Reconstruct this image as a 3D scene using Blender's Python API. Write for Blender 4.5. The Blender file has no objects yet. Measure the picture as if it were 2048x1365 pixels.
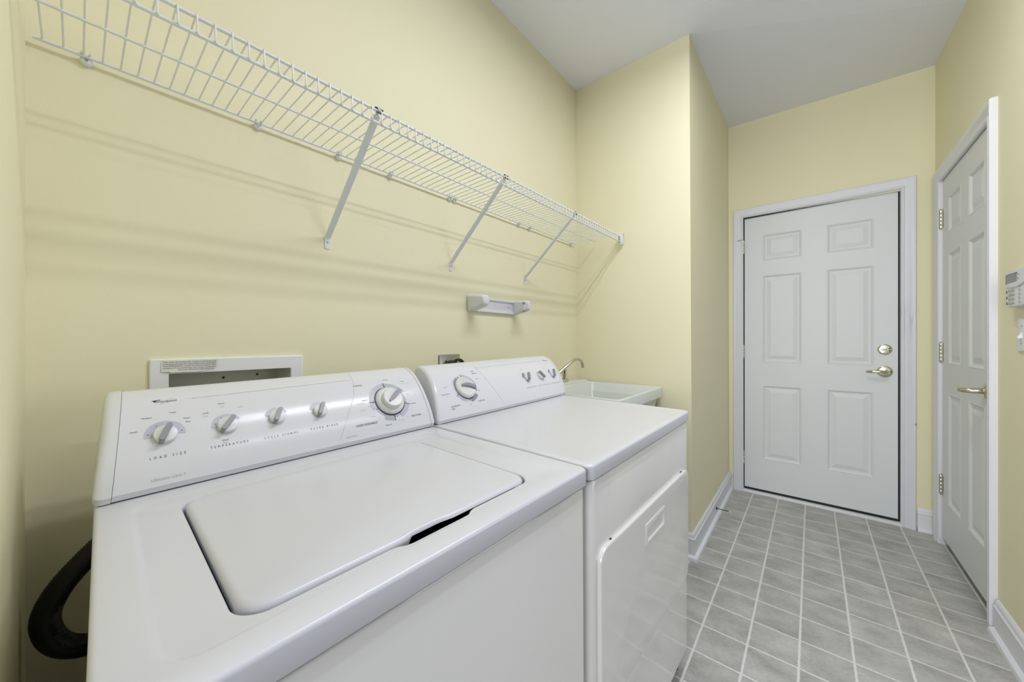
import bpy, bmesh, math, random
from mathutils import Vector, Matrix

S = bpy.context.scene
C = S.collection
PI = math.pi

# ------------------------------------------------------------ camera, world, lights, exposure
H = 1.135
YAW = 0.6929
cam_data = bpy.data.cameras.new('camera')
cam_data.sensor_fit = 'HORIZONTAL'
cam_data.sensor_width = 36.0
cam_data.lens = 722.0 / 2048.0 * 36.0
cam_data.clip_start = 0.02
cam = bpy.data.objects.new('camera', cam_data)
C.objects.link(cam)
cam.location = (0, 0, H)
cam.rotation_euler = (PI / 2, 0, YAW - PI / 2)
S.camera = cam

w = bpy.data.worlds.new('world')
S.world = w
w.use_nodes = True
w.node_tree.nodes['Background'].inputs[0].default_value = (0.88, 0.915, 1.0, 1)
w.node_tree.nodes['Background'].inputs[1].default_value = 0.05

def area(name, loc, sx, sy, power, rot=(0, 0, 0), col=(0.895, 0.92, 1.0)):
    l = bpy.data.lights.new(name, 'AREA')
    l.shape = 'RECTANGLE'
    l.size = sx
    l.size_y = sy
    l.energy = power
    l.color = col
    o = bpy.data.objects.new(name, l)
    C.objects.link(o)
    o.location = loc
    o.rotation_euler = rot
    return o

# twin tubes of the laundry ceiling fixture, and the tubes of the fixture in the open passage
area('laundry_tube_light', (1.08, 0.14, 2.66), 1.15, 0.055, 9.8)
area('laundry_tube_light', (1.08, 0.00, 2.66), 1.15, 0.055, 9.8)
area('passage_tube_light', (1.1, -0.95, 2.62), 1.2, 0.10, 14.0, (math.radians(-20), 0, 0))
# added soft fill from the passage side, no window known there
area('side_fill_light', (2.3, -2.4, 1.4), 1.8, 1.7, 22.0, (math.radians(90), 0, math.radians(18)), (0.92, 0.935, 0.98))
# added broad fill lamp behind the camera, standing for no known window
area('rear_fill_light', (-2.4, -0.05, 1.55), 1.7, 1.4, 74.0, (0, math.radians(-90), 0), (0.91, 0.93, 0.99))

S.view_settings.view_transform = 'Standard'
S.view_settings.look = 'None'
S.view_settings.gamma = 1
S.view_settings.use_curve_mapping = False
S.view_settings.exposure = 0.0

# ------------------------------------------------------------ materials
def lin(c):
    return tuple(((x / 255.0) / 12.92 if x / 255.0 <= 0.04045 else ((x / 255.0 + 0.055) / 1.055) ** 2.4) for x in c)

def mat(name, rgb, rough=0.5, metal=0.0, spec=0.5, coat=0.0, noise=0.0, nscale=20.0, bump=0.0, bscale=200.0):
    m = bpy.data.materials.new(name)
    m.use_nodes = True
    nt = m.node_tree
    b = nt.nodes['Principled BSDF']
    c = lin(rgb)
    b.inputs['Base Color'].default_value = (*c, 1)
    b.inputs['Roughness'].default_value = rough
    b.inputs['Metallic'].default_value = metal
    b.inputs['Specular IOR Level'].default_value = spec
    b.inputs['Coat Weight'].default_value = coat
    b.inputs['Coat Roughness'].default_value = 0.08
    tc = nt.nodes.new('ShaderNodeTexCoord')
    if noise > 0:
        n = nt.nodes.new('ShaderNodeTexNoise')
        n.inputs['Scale'].default_value = nscale
        n.inputs['Detail'].default_value = 4
        nt.links.new(tc.outputs['Object'], n.inputs['Vector'])
        mr = nt.nodes.new('ShaderNodeMapRange')
        mr.inputs[3].default_value = 1 - noise
        mr.inputs[4].default_value = 1 + noise
        nt.links.new(n.outputs['Fac'], mr.inputs[0])
        mx = nt.nodes.new('ShaderNodeVectorMath')
        mx.operation = 'SCALE'
        mx.inputs[0].default_value = c
        nt.links.new(mr.outputs[0], mx.inputs['Scale'])
        nt.links.new(mx.outputs[0], b.inputs['Base Color'])
    if bump > 0:
        n2 = nt.nodes.new('ShaderNodeTexNoise')
        n2.inputs['Scale'].default_value = bscale
        n2.inputs['Detail'].default_value = 2
        nt.links.new(tc.outputs['Object'], n2.inputs['Vector'])
        bp = nt.nodes.new('ShaderNodeBump')
        bp.inputs['Strength'].default_value = bump
        bp.inputs['Distance'].default_value = 0.001
        nt.links.new(n2.outputs['Fac'], bp.inputs['Height'])
        nt.links.new(bp.outputs[0], b.inputs['Normal'])
    return m

M = {}
M['wall'] = mat('yellow_wall_paint', (242, 236, 202), 0.62, spec=0.3, noise=0.012, nscale=3, bump=0.12, bscale=350)
M['ceiling'] = mat('ceiling_paint', (240, 243, 254), 0.85, spec=0.2, bump=0.1, bscale=150)
M['trim'] = mat('white_trim_paint', (234, 235, 240), 0.35, noise=0.01, nscale=9)
M['door'] = mat('white_door_paint', (226, 229, 229), 0.42, noise=0.008, nscale=5)
M['enamel'] = mat('white_enamel', (214, 215, 219), 0.26, spec=0.45, coat=0.12, noise=0.004, nscale=4, bump=0.02, bscale=60)
M['front_enamel'] = mat('white_front_enamel', (228, 227, 221), 0.12, spec=0.5, coat=0.5, noise=0.004, nscale=4)
M['console'] = mat('console_plastic', (226, 227, 230), 0.17, spec=0.32, noise=0.004, nscale=5)
M['cap'] = mat('end_cap_plastic', (222, 224, 224), 0.28, noise=0.004)
M['knob'] = mat('knob_plastic', (226, 228, 224), 0.3, noise=0.004)
M['pointer'] = mat('grey_pointer_plastic', (150, 150, 156), 0.38, noise=0.01)
M['arc'] = mat('lavender_print', (192, 193, 206), 0.35, noise=0.01)
M['arc_blue'] = mat('blue_grey_print', (176, 184, 190), 0.35, noise=0.01)
M['arc_dark'] = mat('mauve_print', (150, 147, 160), 0.35, noise=0.01)
M['ink'] = mat('grey_ink', (86, 88, 94), 0.5, noise=0.02)
M['ink_dark'] = mat('dark_ink', (40, 42, 48), 0.5, noise=0.02)
M['ink_pale'] = mat('pale_ink', (188, 190, 193), 0.5, noise=0.02)
M['black'] = mat('black_plastic', (22, 22, 22), 0.5, noise=0.05)
M['rubber'] = mat('black_rubber', (24, 23, 20), 0.6, noise=0.1, nscale=40)
M['dark'] = mat('dark_gap', (40, 41, 40), 0.8, noise=0.05)
M['wire'] = mat('white_vinyl_wire', (232, 235, 236), 0.35, noise=0.01)
M['chrome'] = mat('chrome', (205, 203, 192), 0.14, metal=1.0, noise=0.02)
M['steel'] = mat('brushed_steel', (172, 170, 160), 0.32, metal=1.0, noise=0.05, nscale=60)
M['brass'] = mat('pale_brass', (206, 204, 174), 0.16, metal=1.0, noise=0.03, nscale=40)
M['nickel'] = mat('nickel_hinge', (206, 205, 184), 0.28, metal=1.0, noise=0.03, nscale=40)
M['tub'] = mat('tub_plastic', (222, 226, 220), 0.35, noise=0.01)
M['box'] = mat('outlet_box_plastic', (240, 242, 242), 0.45, noise=0.01)
M['boxin'] = mat('outlet_box_inside', (214, 214, 204), 0.6, noise=0.05, nscale=10)
M['paper'] = mat('label_paper', (228, 230, 222), 0.6, noise=0.01)
M['holder'] = mat('white_holder_plastic', (226, 227, 230), 0.35, noise=0.006)
M['hose'] = mat('black_hose', (12, 11, 9), 0.45, noise=0.1)
M['lcd'] = mat('grey_lcd', (120, 124, 112), 0.2, noise=0.02)
M['button'] = mat('pale_button', (176, 178, 168), 0.5, noise=0.02)
M['red'] = mat('dark_red_lens', (110, 60, 50), 0.3, noise=0.02)
M['white_tip'] = mat('white_rubber', (225, 225, 222), 0.6, noise=0.02)

def trim_scuffed():
    m = mat('scuffed_trim_paint', (224, 225, 230), 0.38)
    nt = m.node_tree
    b = nt.nodes['Principled BSDF']
    tc = nt.nodes.new('ShaderNodeTexCoord')
    sep = nt.nodes.new('ShaderNodeSeparateXYZ')
    nt.links.new(tc.outputs['Object'], sep.inputs[0])
    n = nt.nodes.new('ShaderNodeTexNoise')
    mp = nt.nodes.new('ShaderNodeMapping')
    mp.inputs['Scale'].default_value = (1, 60, 3)
    nt.links.new(tc.outputs['Object'], mp.inputs[0])
    nt.links.new(mp.outputs[0], n.inputs['Vector'])
    n.inputs['Scale'].default_value = 3
    d = nt.nodes.new('ShaderNodeMath'); d.operation = 'SUBTRACT'; d.inputs[1].default_value = 1.27
    nt.links.new(sep.outputs[2], d.inputs[0])
    a = nt.nodes.new('ShaderNodeMath'); a.operation = 'ABSOLUTE'
    nt.links.new(d.outputs[0], a.inputs[0])
    mr = nt.nodes.new('ShaderNodeMapRange'); mr.inputs[1].default_value = 0.15; mr.inputs[2].default_value = 0.02
    nt.links.new(a.outputs[0], mr.inputs[0])
    mr2 = nt.nodes.new('ShaderNodeMapRange'); mr2.inputs[1].default_value = 0.48; mr2.inputs[2].default_value = 0.7
    nt.links.new(n.outputs['Fac'], mr2.inputs[0])
    mu = nt.nodes.new('ShaderNodeMath'); mu.operation = 'MULTIPLY'
    side = nt.nodes.new('ShaderNodeMath'); side.operation = 'LESS_THAN'; side.inputs[1].default_value = 0.0
    nt.links.new(sep.outputs[1], side.inputs[0])
    mu0 = nt.nodes.new('ShaderNodeMath'); mu0.operation = 'MULTIPLY'
    nt.links.new(mr.outputs[0], mu0.inputs[0]); nt.links.new(side.outputs[0], mu0.inputs[1])
    mr2.inputs[4].default_value = 0.36
    nt.links.new(mu0.outputs[0], mu.inputs[0]); nt.links.new(mr2.outputs[0], mu.inputs[1])
    mx = nt.nodes.new('ShaderNodeMixRGB')
    mx.inputs[1].default_value = (*lin((224, 225, 230)), 1)
    mx.inputs[2].default_value = (*lin((120, 118, 116)), 1)
    nt.links.new(mu.outputs[0], mx.inputs[0])
    nt.links.new(mx.outputs[0], b.inputs['Base Color'])
    return m
M['trim_scuffed'] = trim_scuffed()

def floor_mat():
    m = bpy.data.materials.new('grey_vinyl_tile')
    m.use_nodes = True
    nt = m.node_tree
    L = nt.links.new
    b = nt.nodes['Principled BSDF']
    b.inputs['Roughness'].default_value = 0.42
    b.inputs['Specular IOR Level'].default_value = 0.35
    tc = nt.nodes.new('ShaderNodeTexCoord')
    sep = nt.nodes.new('ShaderNodeSeparateXYZ')
    L(tc.outputs['Object'], sep.inputs[0])
    def math_(op, a, bb=None):
        n = nt.nodes.new('ShaderNodeMath'); n.operation = op
        for i, v in enumerate((a, bb)):
            if v is None: continue
            if isinstance(v, (int, float)): n.inputs[i].default_value = v
            else: L(v, n.inputs[i])
        return n.outputs[0]
    wob = nt.nodes.new('ShaderNodeTexNoise'); wob.inputs['Scale'].default_value = 60
    L(tc.outputs['Object'], wob.inputs['Vector'])
    wv = math_('MULTIPLY', math_('SUBTRACT', wob.outputs['Fac'], 0.5), 0.004)
    def line(out, off, pitch, half):
        t = math_('DIVIDE', math_('SUBTRACT', out, off), pitch)
        f = math_('FRACT', t)
        dd = math_('MULTIPLY', math_('SUBTRACT', 0.5, math_('ABSOLUTE', math_('SUBTRACT', f, 0.5))), pitch)
        dd = math_('ADD', dd, wv)
        mr = nt.nodes.new('ShaderNodeMapRange')
        mr.inputs[1].default_value = half * 1.25; mr.inputs[2].default_value = half * 0.5
        L(dd, mr.inputs[0])
        return mr.outputs[0], math_('FLOOR', t)
    lx, ix = line(sep.outputs[0], 1.445 - 0.1516 * 20, 0.1516, 0.0034)
    ly, iy = line(sep.outputs[1], 0.0345 - 0.1505 * 20, 0.1505, 0.0040)
    g = math_('MAXIMUM', lx, ly)
    comb = nt.nodes.new('ShaderNodeCombineXYZ'); L(ix, comb.inputs[0]); L(iy, comb.inputs[1])
    wn = nt.nodes.new('ShaderNodeTexWhiteNoise'); L(comb.outputs[0], wn.inputs['Vector'])
    add = nt.nodes.new('ShaderNodeVectorMath'); add.operation = 'ADD'
    sc = nt.nodes.new('ShaderNodeVectorMath'); sc.operation = 'SCALE'; sc.inputs['Scale'].default_value = 7
    L(wn.outputs['Color'], sc.inputs[0]); L(sc.outputs[0], add.inputs[0]); L(tc.outputs['Object'], add.inputs[1])
    n1 = nt.nodes.new('ShaderNodeTexNoise'); n1.inputs['Scale'].default_value = 9; n1.inputs['Detail'].default_value = 6
    mp = nt.nodes.new('ShaderNodeMapping'); mp.inputs['Scale'].default_value = (1.5, 0.9, 1)
    L(add.outputs[0], mp.inputs[0]); L(mp.outputs[0], n1.inputs['Vector'])
    n2 = nt.nodes.new('ShaderNodeTexNoise'); n2.inputs['Scale'].default_value = 130; n2.inputs['Detail'].default_value = 3
    mp2 = nt.nodes.new('ShaderNodeMapping'); mp2.inputs['Scale'].default_value = (1.6, 0.6, 1); mp2.inputs['Rotation'].default_value = (0, 0, 0.5)
    L(tc.outputs['Object'], mp2.inputs[0]); L(mp2.outputs[0], n2.inputs['Vector'])
    r1 = nt.nodes.new('ShaderNodeValToRGB')
    r1.color_ramp.elements[0].position = 0.3; r1.color_ramp.elements[0].color = (*lin((150, 149, 144)), 1)
    r1.color_ramp.elements[1].position = 0.72; r1.color_ramp.elements[1].color = (*lin((206, 204, 199)), 1)
    mixn = math_('ADD', math_('MULTIPLY', n1.outputs['Fac'], 0.62), math_('MULTIPLY', n2.outputs['Fac'], 0.38))
    L(mixn, r1.inputs[0])
    per = math_('ADD', math_('MULTIPLY', wn.outputs['Value'], 0.07), 0.965)
    vs = nt.nodes.new('ShaderNodeVectorMath'); vs.operation = 'SCALE'
    L(r1.outputs[0], vs.inputs[0]); L(per, vs.inputs['Scale'])
    mx = nt.nodes.new('ShaderNodeMixRGB')
    L(g, mx.inputs[0]); L(vs.outputs[0], mx.inputs[1])
    mx.inputs[2].default_value = (*lin((224, 225, 220)), 1)
    L(mx.outputs[0], b.inputs['Base Color'])
    bp = nt.nodes.new('ShaderNodeBump'); bp.inputs['Strength'].default_value = 0.25; bp.inputs['Distance'].default_value = 0.001
    hh = math_('SUBTRACT', n2.outputs['Fac'], math_('MULTIPLY', g, 0.8))
    L(hh, bp.inputs['Height']); L(bp.outputs[0], b.inputs['Normal'])
    return m
M['floor'] = floor_mat()

# ------------------------------------------------------------ mesh helpers
def obj(name, bm, m, parent=None, smooth=True, angle=40, mw=None):
    me = bpy.data.meshes.new(name)
    bmesh.ops.recalc_face_normals(bm, faces=bm.faces)
    bm.to_mesh(me); bm.free()
    if smooth:
        for p in me.polygons: p.use_smooth = True
        me.set_sharp_from_angle(angle=math.radians(angle))
    me.materials.append(M[m] if isinstance(m, str) else m)
    o = bpy.data.objects.new(name, me)
    C.objects.link(o)
    if parent is not None: o.parent = parent
    if mw is not None: o.matrix_local = mw
    return o

def tag(o, label=None, cat=None, group=None, kind=None):
    if label: o['label'] = label
    if cat: o['category'] = cat
    if group: o['group'] = group
    if kind: o['kind'] = kind
    return o

def thing(name, label, cat, loc=(0, 0, 0), rz=0.0, group=None):
    o = bpy.data.objects.new(name, None)
    C.objects.link(o)
    o.location = loc; o.rotation_euler = (0, 0, rz); o.empty_display_size = 0.05
    return tag(o, label, cat, group)

def struct(name, bm, m, **k):
    o = obj(name, bm, m, **k)
    if name.startswith('wall_'): o.data.materials.append(M['trim'])   # painted door jambs
    return tag(o, kind='structure')

def nb(): return bmesh.new()

def box(bm, x0, x1, y0, y1, z0, z1, r=0.0, seg=2):
    vs = [bm.verts.new(p) for p in ((x0, y0, z0), (x1, y0, z0), (x1, y1, z0), (x0, y1, z0), (x0, y0, z1), (x1, y0, z1), (x1, y1, z1), (x0, y1, z1))]
    fs = [bm.faces.new([vs[i] for i in q]) for q in ((3, 2, 1, 0), (4, 5, 6, 7), (0, 1, 5, 4), (1, 2, 6, 5), (2, 3, 7, 6), (3, 0, 4, 7))]
    if r > 0:
        es = list({e for f in fs for e in f.edges})
        bmesh.ops.bevel(bm, geom=es, offset=r, segments=seg, profile=0.5, affect='EDGES')
    return bm

def loft(bm, loops, cap0=True, cap1=True, closed=True):
    L = [[bm.verts.new(p) for p in lp] for lp in loops]
    n = len(L[0])
    for a, b in zip(L, L[1:]):
        for i in range(n if closed else n - 1):
            j = (i + 1) % n
            bm.faces.new((a[i], a[j], b[j], b[i]))
    if cap0: bm.faces.new(L[0][::-1])
    if cap1: bm.faces.new(L[-1])
    return L

def rrect(x0, x1, y0, y1, r, nc=6, ns=1):
    """rounded rectangle loop in 2d, counter-clockwise; ns straight subdivisions per side"""
    pts = []
    for (cx, cy, a0), (ex, ey) in zip(((x1 - r, y0 + r, -PI / 2), (x1 - r, y1 - r, 0), (x0 + r, y1 - r, PI / 2), (x0 + r, y0 + r, PI)),
                                      ((x1, y1 - r), (x0 + r, y1), (x0, y0 + r), (x1 - r, y0))):
        for k in range(nc + 1):
            a = a0 + PI / 2 * k / nc
            pts.append((cx + r * math.cos(a), cy + r * math.sin(a)))
        sx, sy = pts[-1]
        for k in range(1, ns):
            t = k / ns
            pts.append((sx + (ex - sx) * t, sy + (ey - sy) * t))
    return pts

def tube(bm, pts, r, n=8, caps=True):
    pts = [Vector(p) for p in pts]
    loops = []
    up = None
    for i, p in enumerate(pts):
        d = (pts[min(i + 1, len(pts) - 1)] - pts[max(i - 1, 0)]).normalized()
        if up is None:
            up = Vector((0, 0, 1)) if abs(d.z) < 0.9 else Vector((1, 0, 0))
        a = d.cross(up).normalized(); b2 = a.cross(d).normalized(); up = b2
        rr = r[i] if isinstance(r, (list, tuple)) else r
        loops.append([p + a * (rr * math.cos(2 * PI * k / n)) + b2 * (rr * math.sin(2 * PI * k / n)) for k in range(n)])
    loft(bm, loops, caps, caps)
    return bm

def lathe(bm, prof, n=32, mtx=None):
    """prof: (radius, height) pairs revolved around z"""
    loops = [[Vector((max(r, 1e-5) * math.cos(2 * PI * k / n), max(r, 1e-5) * math.sin(2 * PI * k / n), z)) for k in range(n)] for r, z in prof]
    if mtx is not None: loops = [[mtx @ v for v in lp] for lp in loops]
    loft(bm, loops)
    return bm

def sweep(bm, path, prof, side=1):
    """profile (out, z) swept along a plan path with mitred corners; out is to the right of travel * side"""
    path = [Vector((p[0], p[1])) for p in path]
    n = len(path)
    nrm = []
    for i in range(n - 1):
        d = (path[i + 1] - path[i]).normalized()
        nrm.append(Vector((d.y, -d.x)) * side)
    loops = []
    for i, p in enumerate(path):
        if i == 0: m = nrm[0]
        elif i == n - 1: m = nrm[-1]
        else:
            m = (nrm[i - 1] + nrm[i]); m = m / max(0.2, m.dot(nrm[i]))
        loops.append([(p.x + m.x * o, p.y + m.y * o, z) for o, z in prof])
    loft(bm, loops)
    return bm

def text_polys(s, size, shear=0.0, spacing=1.0, align='LEFT', word=1.0):
    cu = bpy.data.curves.new('t', 'FONT')
    cu.body = s; cu.size = size; cu.shear = shear; cu.space_character = spacing; cu.space_word = word
    cu.align_x = align; cu.align_y = 'CENTER'; cu.resolution_u = 2
    o = bpy.data.objects.new('t', cu)
    C.objects.link(o)
    dg = bpy.context.evaluated_depsgraph_get()
    dg.update()
    me = bpy.data.meshes.new_from_object(o.evaluated_get(dg))
    vs = [(v.co.x, v.co.y) for v in me.vertices]
    fs = [tuple(p.vertices) for p in me.polygons]
    bpy.data.objects.remove(o); bpy.data.curves.remove(cu); bpy.data.meshes.remove(me)
    return vs, fs

def put(bm, vs, fs, fn):
    V = [bm.verts.new(fn(x, y)) for x, y in vs]
    for f in fs:
        try: bm.faces.new([V[i] for i in f])
        except ValueError: pass

# ------------------------------------------------------------ room shell
def wall_panel(bl, br, tr, tl, holes, depth):
    """wall sheet between four corners with rectangular niches; holes: (s0,s1,z0,z1) as fractions; normal side = niche goes away from room"""
    bl, br, tr, tl = map(Vector, (bl, br, tr, tl))
    def P(s, t): return (bl * (1 - s) + br * s) * (1 - t) + (tl * (1 - s) + tr * s) * t
    nrm = (br - bl).cross(tl - bl).normalized()   # into the room
    bm = nb()
    ss = sorted({0, 1, *[h[0] for h in holes], *[h[1] for h in holes]})
    ts = sorted({0, 1, *[h[2] for h in holes], *[h[3] for h in holes]})
    for s0, s1 in zip(ss, ss[1:]):
        for t0, t1 in zip(ts, ts[1:]):
            inh = any(h[0] - 1e-9 <= s0 and s1 <= h[1] + 1e-9 and h[2] - 1e-9 <= t0 and t1 <= h[3] + 1e-9 for h in holes)
            if not inh:
                bm.faces.new([bm.verts.new(P(*q)) for q in ((s0, t0), (s1, t0), (s1, t1), (s0, t1))])
    for h in holes:
        c = [P(h[0], h[2]), P(h[1], h[2]), P(h[1], h[3]), P(h[0], h[3])]
        d = [v - nrm * depth for v in c]
        for i in range(4):
            j = (i + 1) % 4
            if i == 0 and h[2] == 0: continue          # the floor runs on through a doorway
            bm.faces.new([bm.verts.new(v) for v in (c[i], c[j], d[j], d[i])]).material_index = 1 if h[2] == 0 else 0
        bm.faces.new([bm.verts.new(v) for v in d]).material_index = 1 if h[2] == 0 else 0
    bmesh.ops.remove_doubles(bm, verts=bm.verts, dist=1e-5)
    return bm

XL, YB, ZC = -0.063, 1.155, 2.73
XS0, XS1 = 2.05, 2.03          # sink wall, foot and head
YC0, YC1 = 0.479, 0.489        # where it turns the corner
XD0, XD1 = 3.228, 3.215        # end wall
YR = -0.558                    # right wall
bm = nb()
for q in (((-0.7, -1.9), (3.6, -1.9), (3.6, 1.4), (-0.7, 1.4)),):
    bm.faces.new([bm.verts.new((x, y, 0)) for x, y in q])
struct('floor', bm, 'floor', smooth=False)

bm = nb()
cv = {k: bm.verts.new(v) for k, v in dict(a=(-0.7, -1.3, ZC), b=(XL, YB, ZC), a2=(-0.7, YB, ZC), s=(XS1, YB, 2.728), c=(XS1, YC1, 2.731), d=(XD1, 0.496, 2.782),
      e=(XD1, YR, 2.754), f=(2.65, YR, 2.721), g=(1.9, YR, ZC), h=(1.9, -1.3, ZC), m=(0.9, YC1, ZC), n=(0.9, -1.3, ZC), k=(0.9, YB, ZC)).items()}
for q in ('a n m', 'a m b', 'a b a2', 'm k b', 'm s k', 'm c s', 'n h g', 'n g m', 'g f c', 'g c m', 'f e d', 'f d c'):
    bm.faces.new([cv[i] for i in q.split()])
struct('ceiling', bm, 'ceiling', smooth=False)

# shelf wall with the recess of the washer outlet box
W = YB
LX = XS0 - XL
def fx(x): return (x - XL) / (XS0 - XL)
struct('wall_back', wall_panel((XL, YB, 0), (XS0, YB, 0), (XS1, YB, ZC), (XL, YB, ZC), [(fx(0.129), fx(0.398), 0.86 / ZC, 1.064 / ZC)], 0.09), 'wall', smooth=False)
struct('wall_left', wall_panel((XL, 0.36, 0), (XL, YB, 0), (XL, YB, ZC), (XL, 0.36, ZC), [], 0), 'wall', smooth=False)
struct('wall_sink', wall_panel((XS0, YB, 0), (XS0, YC0, 0), (XS1, YC1, 2.731), (XS1, YB, 2.728), [], 0), 'wall', smooth=False)
struct('wall_side', wall_panel((XS0, YC0, 0), (XD0, 0.49, 0), (XD1, 0.496, 2.782), (XS1, YC1, 2.731), [], 0), 'wall', smooth=False)
def fy(y): return (0.49 - y) / (0.49 - YR)
struct('wall_end', wall_panel((XD0, 0.49, 0), (XD0, YR, 0), (XD1, YR, 2.754), (XD1, 0.496, 2.782), [(fy(0.3985), fy(-0.4195), 0, 2.0655 / 2.77)], 0.11), 'wall', smooth=False)
XR0 = 1.86
def fr(x): return (XD0 - x) / (XD0 - XR0)
struct('wall_right', wall_panel((XD0, YR, 0), (XR0, YR, 0), (XR0, YR, 2.80), (XD1, YR, 2.80), [(fr(3.087), fr(2.3525), 0, 2.029 / 2.80)], 0.12), 'wall', smooth=False)

# baseboards: flat board, stepped cap, quarter-round shoe
BP = [(0, 0), (0.030, 0), (0.030, 0.008), (0.027, 0.016), (0.020, 0.021), (0.0135, 0.023), (0.0135, 0.097), (0.0155, 0.100), (0.0155, 0.106), (0.011, 0.112), (0.011, 0.119), (0.008, 0.127), (0.003, 0.133), (0, 0.133)]
bm = nb(); sweep(bm, [(XS0, 1.15), (XS0, YC0), (XD0 - 0.001, 0.4895)], BP, 1)
struct('baseboard_left', bm, 'trim', angle=30)
bm = nb(); sweep(bm, [(XD0, -0.487), (XD0, YR + 0.0)], BP, 1)
struct('baseboard_end', bm, 'trim', angle=30)
bm = nb(); sweep(bm, [(2.278, YR), (XR0, YR)], BP, 1)
struct('baseboard_right', bm, 'trim', angle=30)
bm = nb(); sweep(bm, [(XL, 0.37), (XL, YB), (XS0 - 0.03, YB)], BP, 1)
struct('baseboard_back', bm, 'trim', angle=30)

# door casings: stepped colonial profile swept round three sides
CP = [(0, 0), (0, 0.010), (0.006, 0.014), (0.012, 0.014), (0.016, 0.011), (0.030, 0.013), (0.042, 0.018), (0.052, 0.021), (0.060, 0.021), (0.063, 0.016), (0.063, 0)]
def casing(a, b, top, fn):
    """a,b: inner edges along the wall, profile runs outward; fn(s, z, out) -> xyz"""
    bm = nb()
    sg = 1 if b > a else -1
    loops = [[fn(a - sg * o, 0.0, h) for o, h in CP], [fn(a - sg * o, top + o, h) for o, h in CP],
             [fn(b + sg * o, top + o, h) for o, h in CP], [fn(b + sg * o, 0.0, h) for o, h in CP]]
    loft(bm, loops)
    return bm
def xw(z): return XD0 + (XD1 - XD0) * z / 2.76
struct('trim_1', casing(0.3975, -0.4190, 2.0645, lambda s, z, h: (xw(z) - h, s, z)), 'trim_scuffed', angle=25)
struct('trim_2', casing(3.085, 2.3535, 2.027, lambda s, z, h: (s, YR + h, z)), 'trim', angle=25)

# ------------------------------------------------------------ panel doors
def panel_slab(w_, h_, t, panels, raised=True):
    """slab in local coords: x across, z up, front at y=0 facing -y; panels (x0,x1,z0,z1)"""
    bm = nb()
    xs = sorted({0, w_, *[p[0] for p in panels], *[p[1] for p in panels]})
    zs = sorted({0, h_, *[p[2] for p in panels], *[p[3] for p in panels]})
    def q(*pts): bm.faces.new([bm.verts.new(p) for p in pts])
    for x0, x1 in zip(xs, xs[1:]):
        for z0, z1 in zip(zs, zs[1:]):
            cx, cz = (x0 + x1) / 2, (z0 + z1) / 2
            if not any(p[0] < cx < p[1] and p[2] < cz < p[3] for p in panels):
                q((x0, 0, z0), (x1, 0, z0), (x1, 0, z1), (x0, 0, z1))
    for x0, x1, z0, z1 in panels:
        steps = [(0, 0), (0.004, -0.0015), (0.009, 0.001), (0.016, 0.008), (0.024, 0.009), (0.050, 0.002), (0.054, 0.002)] if raised else [(0, 0), (0.014, 0.009), (0.020, 0.010), (0.050, 0.002)]
        rings = [[(x0 + i, d, z0 + i), (x1 - i, d, z0 + i), (x1 - i, d, z1 - i), (x0 + i, d, z1 - i)] for i, d in steps]
        for a, b in zip(rings, rings[1:]):
            for i in range(4):
                j = (i + 1) % 4
                q(a[i], a[j], b[j], b[i])
        q(*rings[-1])
    for a, b in (((0, 0), (w_, 0)), ((w_, 0), (w_, h_)), ((w_, h_), (0, h_)), ((0, h_), (0, 0))):
        q((a[0], 0, a[1]), (b[0], 0, b[1]), (b[0], t, b[1]), (a[0], t, a[1]))
    q((0, t, 0), (w_, t, 0), (w_, t, h_), (0, t, h_))
    bmesh.ops.remove_doubles(bm, verts=bm.verts, dist=1e-6)
    return bm

# end door: local x runs from hinge side (+y world) toward -y, front faces -x world
d1 = thing('door_1', None, None, (3.240, 0.392, 0.034), -PI / 2)
d1['kind'] = 'structure'
pp = [(0.112, 0.340), (0.470, 0.698)]
rows = [(0.228, 0.776), (0.944, 1.586), (1.694, 1.886)]
obj('slab', panel_slab(0.802, 2.026, 0.04, [(a, b, c_, d_) for a, b in pp for c_, d_ in rows]), 'door', d1, angle=12)
bm = nb(); box(bm, -0.0, 0.802, -0.001, 0.035, -0.020, -0.003)
obj('door_sweep', bm, 'black', d1, smooth=False)
bm = nb(); box(bm, 0.8030, 0.8105, 0.006, 0.04, -0.02, 2.030); box(bm, -0.0045, 0.8105, 0.010, 0.04, 2.027, 2.0305); box(bm, -0.0055, -0.0015, 0.012, 0.04, -0.02, 2.032)
obj('weatherstrip', bm, 'black', d1, smooth=False)

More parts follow.
